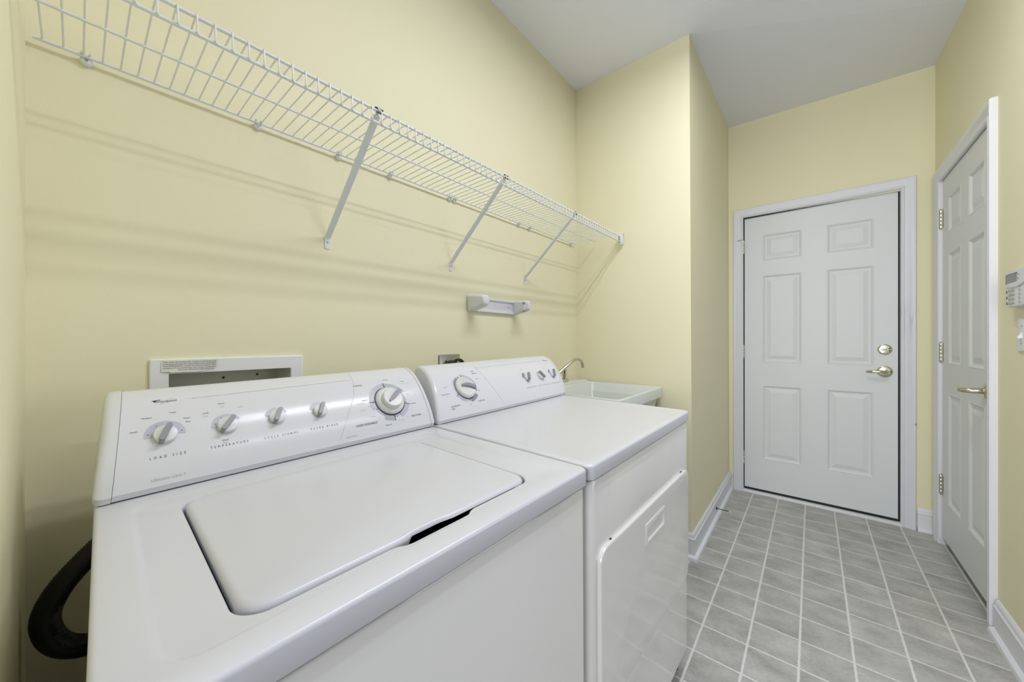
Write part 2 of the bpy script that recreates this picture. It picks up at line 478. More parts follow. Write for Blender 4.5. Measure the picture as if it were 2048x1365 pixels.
def hinge(parent, x, z, y=-0.004, hgt=0.095, leaf=0.0, r=0.0055, name='hinge', pin_out=False):
    bm = nb()
    for k in range(5):
        z0 = z - hgt / 2 + hgt * k / 5
        lathe(bm, [(r * 0.9, z0 + 0.0006), (r, z0 + 0.0016), (r, z0 + hgt / 5 - 0.0016), (r * 0.9, z0 + hgt / 5 - 0.0006)], 12, Matrix.Translation((x, y, 0)))
    lathe(bm, [(0.002, z - hgt / 2 - 0.008), (0.004, z - hgt / 2 - 0.005), (0.004, z - hgt / 2), (0.003, z - hgt / 2)], 10, Matrix.Translation((x, y, 0)))
    lathe(bm, [(0.004, z + hgt / 2), (0.005, z + hgt / 2 + 0.003), (0.003, z + hgt / 2 + 0.006), (0.001, z + hgt / 2 + 0.007)], 10, Matrix.Translation((x, y, 0)))
    if leaf:
        box(bm, x - leaf, x - r * 0.5, y + 0.002, y + 0.0045, z - hgt / 2, z + hgt / 2)
        box(bm, x + r * 0.5, x + leaf * 0.9, y + 0.0005, y + 0.0035, z - hgt / 2, z + hgt / 2)
    if pin_out:
        tube(bm, [(x, y, z + hgt / 2 + 0.004), (x - 0.008, y - 0.020, z + hgt / 2 + 0.004), (x - 0.028, y - 0.024, z + hgt / 2 + 0.002)], 0.0028, 8)
        lathe(bm, [(0.006, -0.003), (0.006, 0.003)], 12, Matrix.Translation((x - 0.030, y - 0.025, z + hgt / 2 + 0.002)))
    return obj(name, bm, 'nickel', parent)
for k, z in enumerate((0.222, 1.022, 1.812)):
    hinge(d1, -0.006, z, y=-0.015, r=0.0072, pin_out=(k == 2))

def rosette(parent, x, z, r, name, m='brass', y=0.0):
    bm = nb()
    mt = Matrix.Translation((x, y, z)) @ Matrix.Rotation(PI / 2, 4, 'X')
    lathe(bm, [(r, 0.0), (r, 0.004), (r * 0.93, 0.008), (r * 0.80, 0.0095), (r * 0.76, 0.0115), (r * 0.3, 0.012), (0, 0.012)], 40, mt)
    return obj(name, bm, m, parent)

def lever(parent, x, z, L, y=-0.010, m='brass', proj=0.052):
    """lever pointing to +-x by sign of L"""
    s = 1 if L > 0 else -1
    a = abs(L)
    pts = [(x, y, z), (x, y - proj * 0.55, z), (x + s * 0.004, y - proj * 0.86, z), (x + s * 0.014, y - proj, z), (x + s * a * 0.35, y - proj, z + 0.001),
           (x + s * a * 0.62, y - proj - 0.001, z + 0.001), (x + s * a * 0.86, y - proj + 0.003, z - 0.001), (x + s * a, y - proj + 0.012, z - 0.002)]
    rs = [0.013, 0.0115, 0.011, 0.0105, 0.0085, 0.0078, 0.0085, 0.004]
    bm = nb(); tube(bm, pts, rs, 14)
    return obj('lever', bm, m, parent)

h = rosette(d1, 0.745, 0.909, 0.036, 'door_handle')
lever(h, 0.745, 0.909, -0.088)
bm = nb(); lathe(bm, [(0.004, 0), (0.004, 0.001)], 12, Matrix.Translation((0.771, -0.0125, 0.909)) @ Matrix.Rotation(PI / 2, 4, 'X'))
obj('release_hole', bm, 'black', h)
h = rosette(d1, 0.745, 1.048, 0.033, 'deadbolt')
bm = nb()
box(bm, 0.728, 0.752, -0.0165, -0.0115, 1.045, 1.0505, 0.001)
mt = Matrix.Translation((0.735, -0.0115, 1.048)) @ Matrix.Rotation(PI / 2, 4, 'X')
lathe(bm, [(0.010, 0.0), (0.0095, 0.003), (0.0, 0.0035)], 20, mt)
obj('keyway', bm, 'steel', h)
for dz in (0.006, -0.008):
    bm = nb(); lathe(bm, [(0.004, 0), (0.004, 0.0015), (0.001, 0.002)], 12, Matrix.Translation((0.765, -0.0115, 1.048 + dz)) @ Matrix.Rotation(PI / 2, 4, 'X'))
    obj('screw', bm, 'black', h)
bm = nb(); box(bm, 0.8108, 0.824, -0.0245, -0.0225, 0.885, 0.942, 0.0006)
obj('strike_plate', bm, 'brass', d1)
# threshold
bm = nb(); sweep(bm, [(XD0, 0.398), (XD0, -0.424)], [(-0.06, 0), (0.014, 0), (0.014, 0.006), (0.008, 0.014), (-0.004, 0.018), (-0.06, 0.018)], 1)
tm = mat('scuffed_threshold_paint', (222, 223, 226), 0.4, noise=0.05, nscale=60)
struct('trim_3', bm, tm, angle=30)
# small paint chip marks on the end door casing
bm = nb(); box(bm, xw(0.64) - 0.0222, xw(0.64) - 0.0205, -0.4835, -0.475, 0.630, 0.642)
chip = obj('paint_chip', bm, 'pointer', None, smooth=False)
tag(chip, 'small grey paint chip on the right leg of the end door casing', 'chip mark')

# right door: local x from far hinge (x=3.078) toward camera, front faces +y world
d2 = thing('door_2', None, None, (3.081, YR - 0.003, 0.045), PI)
d2['kind'] = 'structure'
pp = [(0.115, 0.322), (0.437, 0.640)]
rows = [(0.212, 0.812), (0.966, 1.560), (1.668, 1.862)]
obj('slab', panel_slab(0.720, 1.978, 0.035, [(a, b, c_, d_) for a, b in pp for c_, d_ in rows]), 'door', d2, angle=12)
for z in (0.290, 1.027, 1.770):
    hinge(d2, -0.004, z, y=-0.006, hgt=0.105, leaf=0.022, r=0.0075)
h = rosette(d2, 0.662, 0.880, 0.032, 'door_handle')
lever(h, 0.662, 0.880, -0.098, proj=0.058)

# ------------------------------------------------------------ laundry machines
AY = -0.0153
class Prof:
    """convex console face: (v, z) polyline with arc length lookups"""
    def __init__(s, pts):
        P = []
        for i in range(len(pts) - 1):
            p0 = pts[max(i - 1, 0)]; p1 = pts[i]; p2 = pts[i + 1]; p3 = pts[min(i + 2, len(pts) - 1)]
            for k in range(8):
                t = k / 8
                P.append(tuple(0.5 * ((2 * p1[a]) + (-p0[a] + p2[a]) * t + (2 * p0[a] - 5 * p1[a] + 4 * p2[a] - p3[a]) * t * t + (-p0[a] + 3 * p1[a] - 3 * p2[a] + p3[a]) * t ** 3) for a in (0, 1)))
        P.append(pts[-1])
        s.P = P
        s.L = [0]
        for a, b in zip(P, P[1:]): s.L.append(s.L[-1] + math.hypot(b[0] - a[0], b[1] - a[1]))
    def at(s, l, off=0.0):
        i = 0
        while i < len(s.L) - 2 and s.L[i + 1] < l: i += 1
        t = (l - s.L[i]) / (s.L[i + 1] - s.L[i])
        a, b = s.P[i], s.P[i + 1]
        dv, dz = b[0] - a[0], b[1] - a[1]
        n = math.hypot(dv, dz); dv /= n; dz /= n
        return (a[0] + (b[0] - a[0]) * t - dz * off, a[1] + (b[1] - a[1]) * t + dv * off, dv, dz)
    def s_of_z(s, z):
        for i in range(len(s.P) - 1):
            if s.P[i][1] <= z <= s.P[i + 1][1]:
                return s.L[i] + (s.L[i + 1] - s.L[i]) * (z - s.P[i][1]) / (s.P[i + 1][1] - s.P[i][1])
        return s.L[-1]

ZD = 0.876
FACE = [(0.505, 0.8895), (0.5135, 0.912), (0.528, 0.940), (0.5455, 0.967), (0.564, 0.990), (0.585, 1.011), (0.606, 1.0265), (0.628, 1.0365)]
PF = Prof(FACE)

def section(inset=0.0, grow=0.0):
    """closed console section (v, z): underside strip, face, rounded top, back"""
    pts = [(0.668, 0.8785), (0.508, 0.8785), (0.5045, 0.8885)]
    pts += [(v, z) for v, z in PF.P]
    pts += [(0.642, 1.0405), (0.653, 1.0410), (0.663, 1.0370), (0.668, 1.029)]
    cv_, cz_ = 0.60, 0.952
    out = []
    for v, z in pts:
        dv, dz = cv_ - v, cz_ - z
        n = math.hypot(dv, dz)
        k = (inset - grow) / n
        out.append((v + dv * k, z + dz * k))
    return out

def console_body(u0, u1, t0, t1):
    bm = nb()
    sec = section()
    def lp(u, t): return [(u + t * (z - 0.882) / 0.165, v, z) for v, z in sec]
    n = 10
    loft(bm, [lp(u0 + (u1 - u0) * k / n, t0 + (t1 - t0) * k / n) for k in range(n + 1)])
    return bm

def end_cap(u_in, u_out, t, grow=0.0012):
    """rounded end cap from the body edge to its outer end"""
    bm = nb()
    w_ = abs(u_out - u_in); s = 1 if u_out > u_in else -1
    loops = []
    r = min(0.011, w_ * 0.75)
    us = [(0, 0)] + [(w_ - r + r * math.sin(a), r * (1 - math.cos(a))) for a in [PI / 2 * k / 6 for k in range(7)]]
    for du, ins in us:
        sec = section(ins, grow)
        u = u_in + s * du
        loops.append([(u + t * (z - 0.882) / 0.165, v, z) for v, z in sec])
    loft(bm, loops)
    return bm

def knob_matrix(u, s, off=0.0):
    v, z, dv, dz = PF.at(s, off)
    e1 = Vector((1, 0, 0)); e2 = Vector((0, dv, dz)); n = Vector((0, -dz, dv))
    m = Matrix((e1, e2, n)).transposed().to_4x4()
    m.translation = Vector((u, v, z))
    return m

PRINT = {}
def print_layer(parent, m):
    """the console's printed marks live in the console mesh as extra material slots"""
    return PRINT.setdefault(parent.name, {}).setdefault(m, bmesh.new())
def finish_console(parent, bm):
    me_mats = ['console']
    for f in bm.faces: f.material_index = 0
    bmesh.ops.recalc_face_normals(bm, faces=bm.faces)
    for k, (m, b2) in enumerate(PRINT.get(parent.name, {}).items()):
        me_mats.append(m)
        for f in b2.faces: f.material_index = k + 1
        t = bpy.data.meshes.new('t'); b2.to_mesh(t); b2.free()
        bm.from_mesh(t); bpy.data.meshes.remove(t)
    me = bpy.data.meshes.new('console'); bm.to_mesh(me); bm.free()
    for p in me.polygons: p.use_smooth = p.material_index == 0
    me.set_sharp_from_angle(angle=math.radians(25))
    for m in me_mats: me.materials.append(M[m])
    o = bpy.data.objects.new('console', me); C.objects.link(o); o.parent = parent
    return o

def merge_print(bm, parent, m):
    t = bpy.data.meshes.new('t'); bm.to_mesh(t); bm.free()
    print_layer(parent, m).from_mesh(t); bpy.data.meshes.remove(t)

def on_face(u, s, off=0.0005):
    def fn(x, y):
        v, z, _, _ = PF.at(s + y, off)
        return (u + x, v, z)
    return fn

def arc_print(bm, u, s, r0, r1, a0, a1, off=0.0005, n=None):
    n = n or max(2, int(abs(a1 - a0) / 6))
    f = on_face(u, s, off)
    prev = None
    for k in range(n + 1):
        a = math.radians(a0 + (a1 - a0) * k / n)
        cur = (bm.verts.new(f(r0 * math.cos(a), r0 * math.sin(a))), bm.verts.new(f(r1 * math.cos(a), r1 * math.sin(a))))
        if prev: bm.faces.new((prev[0], prev[1], cur[1], cur[0]))
        prev = cur

def line_print(bm, u, s, pts, wd, off=0.0005):
    """polyline in face coordinates with width"""
    f = on_face(u, s, off)
    for (x0, y0), (x1, y1) in zip(pts, pts[1:]):
        dx, dy = x1 - x0, y1 - y0
        n = math.hypot(dx, dy); nx, ny = -dy / n * wd / 2, dx / n * wd / 2
        k = max(1, int(n / 0.01))
        for i in range(k):
            a, b = i / k, (i + 1) / k
            P = [(x0 + dx * a + nx, y0 + dy * a + ny), (x0 + dx * b + nx, y0 + dy * b + ny), (x0 + dx * b - nx, y0 + dy * b - ny), (x0 + dx * a - nx, y0 + dy * a - ny)]
            bm.faces.new([bm.verts.new(f(*p)) for p in P])

def knob(parent, u, s, r, ang, hgt=0.0095, barw=0.0088, barh=0.0085, name='control_knob'):
    m = knob_matrix(u, s)
    bm = nb()
    lathe(bm, [(r * 0.96, 0.0), (r * 1.02, 0.002), (r, hgt * 0.8), (r * 0.95, hgt * 0.95), (r * 0.85, hgt), (0, hgt)], 40)
    bm.transform(m)
    k = obj(name, bm, 'knob', parent)
    bm = nb()
    L = r * 1.12
    lp = []
    for z, sc in ((0.001, 1.0), (hgt + barh * 0.8, 0.97), (hgt + barh, 0.9)):
        lp.append([Vector((x * sc, y * sc, z)) for x, y in rrect(-L, L * 1.0, -barw / 2, barw / 2, barw * 0.48, 5)])
    loft(bm, lp)
    bm.transform(m @ Matrix.Rotation(math.radians(ang), 4, 'Z'))
    obj('pointer', bm, 'pointer', k, angle=50)
    return k

def text_on(bm, st, size, u, s, **k):
    vs, fs = text_polys(st, size, **k)
    put(bm, vs, fs, on_face(u, s))

# ---- washer
from mathutils import Euler
def machine_root(o, u):
    """both machines stand turned and levelled slightly out of true with the room"""
    X = Vector((math.cos(-0.028), math.sin(-0.028), 0.0205)).normalized()
    Y = Vector((-math.sin(-0.028), math.cos(-0.028), 0.006)); Y = (Y - X * X.dot(Y)).normalized()
    Z = X.cross(Y)
    m = Matrix((X, Y, Z)).transposed()
    o.rotation_euler = m.to_euler()
    o.location = Vector((0.012, 0.36, -0.006)) + X * u
wa = thing('washing_machine', 'white top-loading washing machine nearest the camera, row of grey-barred knobs on its console', 'washing machine')
machine_root(wa, 0.0)
bm = nb()
prof = []
cab = lambda z, i, r: [(x, y, z) for x, y in rrect(0.010 + i, 0.652 - i, 0.009 + i, 0.655 - i, r, 5)]
loft(bm, [cab(0.025, 0.006, 0.012), cab(0.030, 0.0, 0.016), cab(0.834, 0.0, 0.016), cab(0.838, 0.0015, 0.015), cab(0.8395, 0.006, 0.012)])
obj('cabinet', bm, 'front_enamel', wa)
for x, y in ((0.05, 0.06), (0.60, 0.06), (0.05, 0.60), (0.60, 0.60)):
    bm = nb(); zf = 0.006 - 0.0205 * x - 0.006 * y; lathe(bm, [(0.022, zf), (0.022, zf + 0.012), (0.010, zf + 0.014), (0.010, 0.03)], 16, Matrix.Translation((x, y, 0)))
    obj('levelling_foot', bm, 'rubber', wa)
# deck, lofted rings: skirt, rounded edge, faint raised border step, lid well with finger slot at the front
bm = nb()
NS = 40
def ring(x0, x1, y0, y1, r, z, notch=0.0):
    out = []
    for x, y in rrect(x0, x1, y0, y1, r, 8, NS):
        if notch and abs(y - y0) < 1e-6:
            t = max(0.0, min(1.0, (x - 0.260) / 0.022)) * max(0.0, min(1.0, (0.397 - x) / 0.018))
            t = t * t * (3 - 2 * t)
            y -= notch * t
        out.append((x, y, z))
    return out
EX0, EX1, EY0, EY1 = 0.008, 0.656, 0.004, 0.66
rings = [ring(EX0 + 0.004, EX1 - 0.004, EY0 + 0.004, EY1 - 0.004, 0.012, 0.8425),
         ring(EX0 + 0.001, EX1 - 0.001, EY0 + 0.001, EY1 - 0.001, 0.015, 0.8432),
         ring(EX0, EX1, EY0, EY1, 0.016, 0.846)]
for k in range(7):
    a = PI / 2 * k / 6
    i = 0.006 * (1 - math.cos(a))
    rings.append(ring(EX0 + i, EX1 - i, EY0 + i, EY1 - i, 0.016 + i * 0.3, ZD - 0.006 + 0.006 * math.sin(a)))
rings += [ring(0.042, 0.610, 0.040, 0.476, 0.035, ZD), ring(0.045, 0.607, 0.043, 0.473, 0.033, ZD - 0.0008), ring(0.049, 0.603, 0.047, 0.469, 0.03, ZD - 0.0028),
          ring(0.052, 0.600, 0.050, 0.466, 0.028, ZD - 0.0036)]
# lid well
LX0, LX1, LY0, LY1 = 0.104, 0.543, 0.066, 0.438
g = 0.0035
rings += [ring(LX0 - g - 0.003, LX1 + g + 0.003, LY0 - g - 0.003, LY1 + g + 0.003, 0.034, ZD - 0.0036, 0.009),
          ring(LX0 - g - 0.001, LX1 + g + 0.001, LY0 - g - 0.001, LY1 + g + 0.001, 0.032, ZD - 0.0044, 0.009),
          ring(LX0 - g, LX1 + g, LY0 - g, LY1 + g, 0.031, ZD - 0.007, 0.009),
          ring(LX0 - g, LX1 + g, LY0 - g, LY1 + g, 0.031, ZD - 0.030, 0.009)]
loft(bm, rings, cap0=False)
obj('top_deck', bm, 'enamel', wa, angle=50)
bm = nb(); box(bm, LX0 - 0.002, LX1 + 0.002, LY0 - 0.0115, LY1, ZD - 0.0295, ZD - 0.0285)
obj('well_dark_sheet', bm, 'black', wa, smooth=False)  # black sheet stands in for the shade down in the finger slot
def lring(i, z, nd):
    out = []
    for x, y in rrect(LX0 + i, LX1 - i, LY0 + i, LY1 - i, 0.030 - i * 0.5, 8, NS):
        if abs(y - (LY0 + i)) < 1e-6:
            t = max(0.0, min(1.0, (x - 0.283) / 0.012)) * max(0.0, min(1.0, (0.366 - x) / 0.03))
            t = t * t * (3 - 2 * t)
            y += nd * t
            if z < ZD - 0.006: z = z + (ZD - 0.006 - z) * t
        out.append((x, y, z))
    return out
bm = nb()
lr = [lring(0.004, ZD - 0.020, 0.007), lring(0.001, ZD - 0.019, 0.006), lring(0.0, ZD - 0.016, 0.006), lring(0.0, ZD - 0.008, 0.005)]
for k in range(6):
    a = PI / 2 * k / 5
    lr.append(lring(0.008 * (1 - math.cos(a)), ZD - 0.0075 + 0.0075 * math.sin(a), 0.004 * math.cos(a)))
loft(bm, lr)
obj('lid', bm, 'enamel', wa, angle=50)

TL, TR = 0.019, 0.0
UC0, UC1 = 0.027, 0.643
obj('end_cap', end_cap(UC0 - 0.0006, 0.006, TL), 'cap', wa, angle=35)
obj('end_cap', end_cap(UC1 + 0.0006, 0.6575, TR), 'cap', wa, angle=35)
bm = nb(); box(bm, 0.013, 0.652, 0.5125, 0.655, 0.8755, 0.8790)
obj('console_gap_shade', bm, 'black', wa, smooth=False)  # black strip paints the shaded gap between console and deck

sK = PF.s_of_z(0.968)
WK = [(0.0945, 0.968, 0.0162, 66), (0.1840, 0.968, 0.0165, 52), (0.2700, 0.969, 0.0155, 64), (0.3575, 0.968, 0.0150, 64)]
for u, z, r, a in WK:
    knob(wa, u, PF.s_of_z(z) - 0.002, r, a)
bm = nb()
arc_print(bm, 0.0945, sK - 0.001, 0.0165, 0.0275, -6, 186)
arc_print(bm, 0.184, sK - 0.001, 0.0165, 0.0245, 28, 188)
arc_print(bm, 0.270, sK, 0.0160, 0.0225, 24, 168)
arc_print(bm, 0.3575, sK, 0.0150, 0.0220, 60, 168)
merge_print(bm, wa, 'arc')
# timer dial
UD, SD = 0.5365, PF.s_of_z(0.9645)
bm = nb()
arc_print(bm, UD, SD, 0.043, 0.0560, 92, 176); arc_print(bm, UD, SD, 0.043, 0.0560, 178, 200)
arc_print(bm, UD, SD, 0.043, 0.0485, 204, 236); arc_print(bm, UD, SD, 0.043, 0.0485, -20, 22)
arc_print(bm, UD, SD, 0.043, 0.0560, -66, -22); arc_print(bm, UD, SD, 0.043, 0.048, -88, -68)
merge_print(bm, wa, 'arc')
bm = nb(); arc_print(bm, UD, SD, 0.043, 0.0565, 24, 88); arc_print(bm, UD, SD, 0.043, 0.0565, 238, 269)
merge_print(bm, wa, 'arc_blue')
bm = nb()
for a, r0, r1, wd in ((90, 0.041, 0.058, 1.0), (177, 0.043, 0.0575, 0.8), (270, 0.043, 0.0575, 0.9), (-19, 0.043, 0.058, 0.8)):
    arc_print(bm, UD, SD, r0, r1, a - wd, a + wd, 0.0008, 2)
for a, r0 in ((203, 0.0455), (204, 0.0455), (236, 0.045), (-14, 0.046), (25, 0.045), (-66, 0.046), (-82, 0.047), (174, 0.046), (180, 0.046)):
    arc_print(bm, UD, SD, r0 - 0.0008, r0 + 0.0016, a - 1.2, a + 1.2, 0.0008, 2)
for u, rr, aa in ((0.0945, 0.0225, (10, 118, 168)), (0.184, 0.0195, (112, 162))):
    for a in aa:
        a = math.radians(a)
        arc_print(bm, u + rr * math.cos(a), sK - 0.002 + rr * math.sin(a), 0, 0.0009, 0, 360, 0.0009, 8)
arc_print(bm, UD, SD, 0.0400, 0.0428, 0, 360, 0.0007, 48)
merge_print(bm, wa, 'ink_dark')
m = knob_matrix(UD, SD)
bm = nb()
lathe(bm, [(0.0400, 0.0), (0.0400, 0.002), (0.0385, 0.006), (0.0345, 0.009), (0.0310, 0.0105), (0.029, 0.0105), (0, 0.0105)], 56)
bm.transform(m)
td = obj('timer_dial', bm, 'knob', wa)
bm = nb()
lathe(bm, [(0.0280, 0.009), (0.0285, 0.0155), (0.0275, 0.0205), (0.0250, 0.0225), (0.018, 0.0220), (0, 0.0215)], 48)
bm.transform(m)
obj('dial_cap', bm, 'knob', td)
def blade(L0, L1, w0, w1, z0, z1, bend=0.0):
    bm = nb()
    n = 10
    top = []; bot = []
    for k in range(n + 1):
        t = k / n
        x = L0 + (L1 - L0) * t
        wd = w0 + (w1 - w0) * math.sin(t * PI * 0.75)
        top.append((x, wd / 2 + bend * math.sin(t * PI))); bot.append((x, -wd / 2 + bend * math.sin(t * PI)))
    lp = top + bot[::-1]
    loft(bm, [[Vector((x, y, z0)) for x, y in lp], [Vector((x, y, z1)) for x, y in lp]])
    return bm
bm = blade(-0.018, 0.031, 0.003, 0.0125, 0.019, 0.0265)
bm.transform(m @ Matrix.Rotation(math.radians(36), 4, 'Z'))
obj('pointer', bm, 'pointer', td, angle=50)

def zs(z): return PF.s_of_z(z)
def text_fit(bm, st, a0, a1, z, size, **k):
    vs, fs = text_polys(st, 1.0, **k)
    lo, hi = min(v[0] for v in vs), max(v[0] for v in vs)
    kx = (a1 - a0) / (hi - lo)
    put(bm, [((x - lo) * kx, y * size) for x, y in vs], fs, on_face(a0, zs(z)))
bm = nb()
for st, a0, a1, z, sz, sp in (('LOAD SIZE', 0.0725, 0.1190, 0.9330, 0.0066, 2.3), ('TEMPERATURE', 0.1540, 0.2130, 0.9323, 0.0064, 2.1), ('CYCLE SIGNAL', 0.2400, 0.3034, 0.9313, 0.0062, 2.1), ('EXTRA RINSE', 0.3300, 0.3886, 0.9320, 0.0062, 2.1)):
    text_fit(bm, st, a0, a1, z, sz, spacing=sp)
text_fit(bm, 'HAND WASHABLES', 0.431, 0.4857, 0.9192, 0.0086)
text_fit(bm, 'DELICATES', 0.5855, 0.6166, 0.9175, 0.0066)
text_fit(bm, 'NORMAL', 0.4552, 0.4794, 1.0092, 0.0058)
for st, a0, z in (('Small', 0.0510, 0.9775), ('Medium', 0.0655, 0.9965), ('Large', 0.1030, 1.0010), ('Super', 0.1210, 0.9890), ('Plus', 0.1235, 0.9825), ('Wash', 0.1720, 0.9415),
                 ('Cold', 0.1495, 0.9925), ('Warm', 0.1750, 1.0060), ('Casuals', 0.5905, 1.0080), ('Regular 6', 0.4620, 0.9740), ('8 Regular', 0.5420, 1.0160), ('4 Regular', 0.5950, 0.9490), ('Regular 8', 0.5060, 0.9080)):
    text_on(bm, st, 0.0043, a0, zs(z))
merge_print(bm, wa, 'ink')
bm = nb()
text_fit(bm, 'Ultimate Care II', 0.0725, 0.1170, 0.8990, 0.0066, shear=0.25)
text_fit(bm, 'Quiet Wash', 0.4016, 0.4283, 0.8995, 0.0052, shear=0.2)
for st, a0, z in (('Rinse', 0.1730, 0.9370), ('Cold', 0.1495, 0.9870), ('Cold', 0.1770, 1.0005), ('Warm', 0.2050, 0.9960), ('Permanent Press', 0.5905, 1.0020), ('Regular Soil', 0.4480, 0.9680), ('Light', 0.4720, 0.9590),
                 ('Light Soil 4', 0.4500, 0.9520), ('Off', 0.4840, 0.9500), ('Off', 0.5900, 0.9810), ('Rinse', 0.5920, 0.9740), ('Off', 0.5930, 0.9560), ('Spin', 0.4880, 0.9240), ('Final Spin', 0.4700, 0.9340), ('Off', 0.4900, 0.9290), ('Off', 0.5440, 0.9130), ('Rinse', 0.5540, 0.9130), ('Off', 0.5700, 0.9190)):
    text_on(bm, st, 0.0038, a0, zs(z))
line_print(bm, 0, 0, [(0.1373, zs(1.0207)), (0.4550, zs(1.0240))], 0.0007)
line_print(bm, 0, 0, [(0.4640, zs(1.0360)), (0.4610, zs(1.020)), (0.4480, zs(0.9900)), (0.4127, zs(0.9400)), (0.3868, zs(0.8960))], 0.0007)
merge_print(bm, wa, 'ink_pale')

def logo(parent, u, s, w_, m='ink_dark'):
    bm = nb()
    vs, fs = text_polys('Whirlpool', 1.0)
    mx_ = max(v[0] for v in vs)
    k = w_ * 0.92 / mx_
    put(bm, [(x * k + w_ * 0.08, y * k) for x, y in vs], fs, on_face(u, s))
    # flag swash from the W and the tilted swirl ring
    f = on_face(u, s)
    sw = [(0, 0.085), (0.10, 0.135), (0.36, 0.165), (0.36, 0.135), (0.16, 0.10), (0.17, 0.02)]
    bm.faces.new([bm.verts.new(f(x * w_, y * w_)) for x, y in sw])
    merge_print(bm, parent, m)
    bm = nb()
    pts = []
    for i in range(41):
        t = 2 * PI * i / 40
        x, y = 0.34 * math.cos(t), 0.055 * math.sin(t)
        a = math.radians(34)
        pts.append(((0.62 + x * math.cos(a) - y * math.sin(a)) * w_, (x * math.sin(a) + y * math.cos(a)) * w_))
    line_print(bm, u, s, pts, w_ * 0.012, 0.0006)
    merge_print(bm, parent, 'ink_pale')
logo(wa, 0.0810, zs(1.0205), 0.0345)
finish_console(wa, console_body(UC0, UC1, TL, TR))

# ---- dryer (local origin at its front left)
dr = thing('clothes_dryer', 'white clothes dryer with a front drop door, between the washing machine and the utility sink', 'dryer')
machine_root(dr, 0.660)
DW = 0.682
bm = nb()
cab = lambda z, i, r: [(x, y, z) for x, y in rrect(0.002 + i, DW - 0.002 - i, 0.006 + i, 0.655 - i, r, 6)]
loft(bm, [cab(0.062, 0.004, 0.020), cab(0.066, 0.0, 0.024), cab(0.836, 0.0, 0.024), cab(0.840, 0.002, 0.022), cab(0.842, 0.008, 0.016)])
for co, no in (((0.266, 0, 0), (1, 0, 0)), ((0.415, 0, 0), (1, 0, 0)), ((0, 0, 0.590), (0, 0, 1)), ((0, 0, 0.656), (0, 0, 1))):
    bmesh.ops.bisect_plane(bm, geom=bm.verts[:] + bm.edges[:] + bm.faces[:], plane_co=co, plane_no=no)
hole = [f for f in bm.faces if abs(f.calc_center_median().y - 0.006) < 1e-4 and 0.27 < f.calc_center_median().x < 0.41 and 0.60 < f.calc_center_median().z < 0.65]
bmesh.ops.delete(bm, geom=hole, context='FACES_ONLY')
obj('cabinet', bm, 'front_enamel', dr)
bm = nb(); box(bm, 0.02, DW - 0.012, 0.030, 0.63, 0.000, 0.063)
obj('toe_gap_shade', bm, 'black', dr, smooth=False)  # black block stands in for the shade under the cabinet
for x, y in ((0.05, 0.07), (DW - 0.03, 0.05), (0.05, 0.60), (DW - 0.05, 0.60)):
    bm = nb(); zf = 0.006 - 0.0205 * (x + 0.66) - 0.006 * y; lathe(bm, [(0.018, zf), (0.018, zf + 0.010), (0.008, zf + 0.012), (0.008, 0.065)], 16, Matrix.Translation((x, y, 0)))
    obj('levelling_foot', bm, 'rubber', dr)
bm = nb()
def dring(i, z, r): return [(x, y, z) for x, y in rrect(0.001 + i, DW - 0.001 - i, 0.002 + i, 0.66 - i, r, 6, 8)]
rg = [dring(0.005, 0.8445, 0.014), dring(0.001, 0.8450, 0.018), dring(0.0, 0.8475, 0.019)]
for k in range(7):
    a = PI / 2 * k / 6
    i = 0.006 * (1 - math.cos(a))
    rg.append(dring(i, ZD + 0.001 - 0.006 + 0.006 * math.sin(a), 0.018 + i * 0.3))
def dr2(z, d): return [(x, y, z) for x, y in rrect(0.035 + d, 0.645 - d, 0.030 + d, 0.455 - d, 0.02, 6, 8)]
rg += [dring(0.022, ZD + 0.001, 0.022), dring(0.027, ZD + 0.0003, 0.02)]
loft(bm, rg, cap0=False)
obj('top_deck', bm, 'enamel', dr, angle=50)
# drop door: raised rounded panel with a recessed pull
bm = nb()
dx0, dx1, dz0, dz1 = 0.031, 0.645, 0.332, 0.691
hx0, hx1, hz0, hz1 = 0.269, 0.412, 0.596, 0.6525
def zr(i, y, r): return [(x, y, z) for x, z in rrect(dx0 + i, dx1 - i, dz0 + i, dz1 - i, r, 8, 1)]
outer = []
for y, i, r in ((0.0065, 0.0015, 0.0285), (0.001, 0.0, 0.030), (-0.001, 0.0, 0.030), (-0.0028, 0.0008, 0.029), (-0.0037, 0.0025, 0.027), (-0.0040, 0.005, 0.0245)):
    outer.append(zr(i, y, r))
hl = [[(x, y, z) for x, z in rrect(hx0 - i, hx1 + i, hz0 - i, hz1 + i, max(0.003, 0.004 + i), 8, 1)] for y, i in ((-0.0040, 0.0), )]
loft(bm, outer + hl + [[(x, y, z) for x, z in rrect(hx0 + i, hx1 - i, hz0 + i, hz1 - i, 0.003, 8, 1)] for y, i in ((-0.0030, 0.001),)], cap0=False, cap1=False)
obj('drop_door', bm, 'front_enamel', dr, angle=30)
bm = nb()
def hr(x0, x1, z0, z1, y, r=0.003): return [(x, y, z) for x, z in rrect(x0, x1, z0, z1, r, 4, 1)]
loft(bm, [hr(hx0 + 0.0005, hx1 - 0.0005, hz0 + 0.0005, hz1 - 0.0005, -0.0025), hr(hx0 + 0.0005, hx1 - 0.0005, hz0 + 0.0005, hz1 - 0.0005, -0.0055), hr(hx0 + 0.003, hx1 - 0.003, hz0 + 0.002, hz1 - 0.002, -0.0062),
          hr(hx0 + 0.012, hx1 - 0.010, hz0 + 0.008, hz1 - 0.016, -0.0056, 0.002), hr(hx0 + 0.014, hx1 - 0.012, hz0 + 0.010, hz1 - 0.017, -0.004, 0.002), hr(hx0 + 0.020, hx1 - 0.016, hz0 + 0.026, hz1 - 0.018, 0.024, 0.002)])
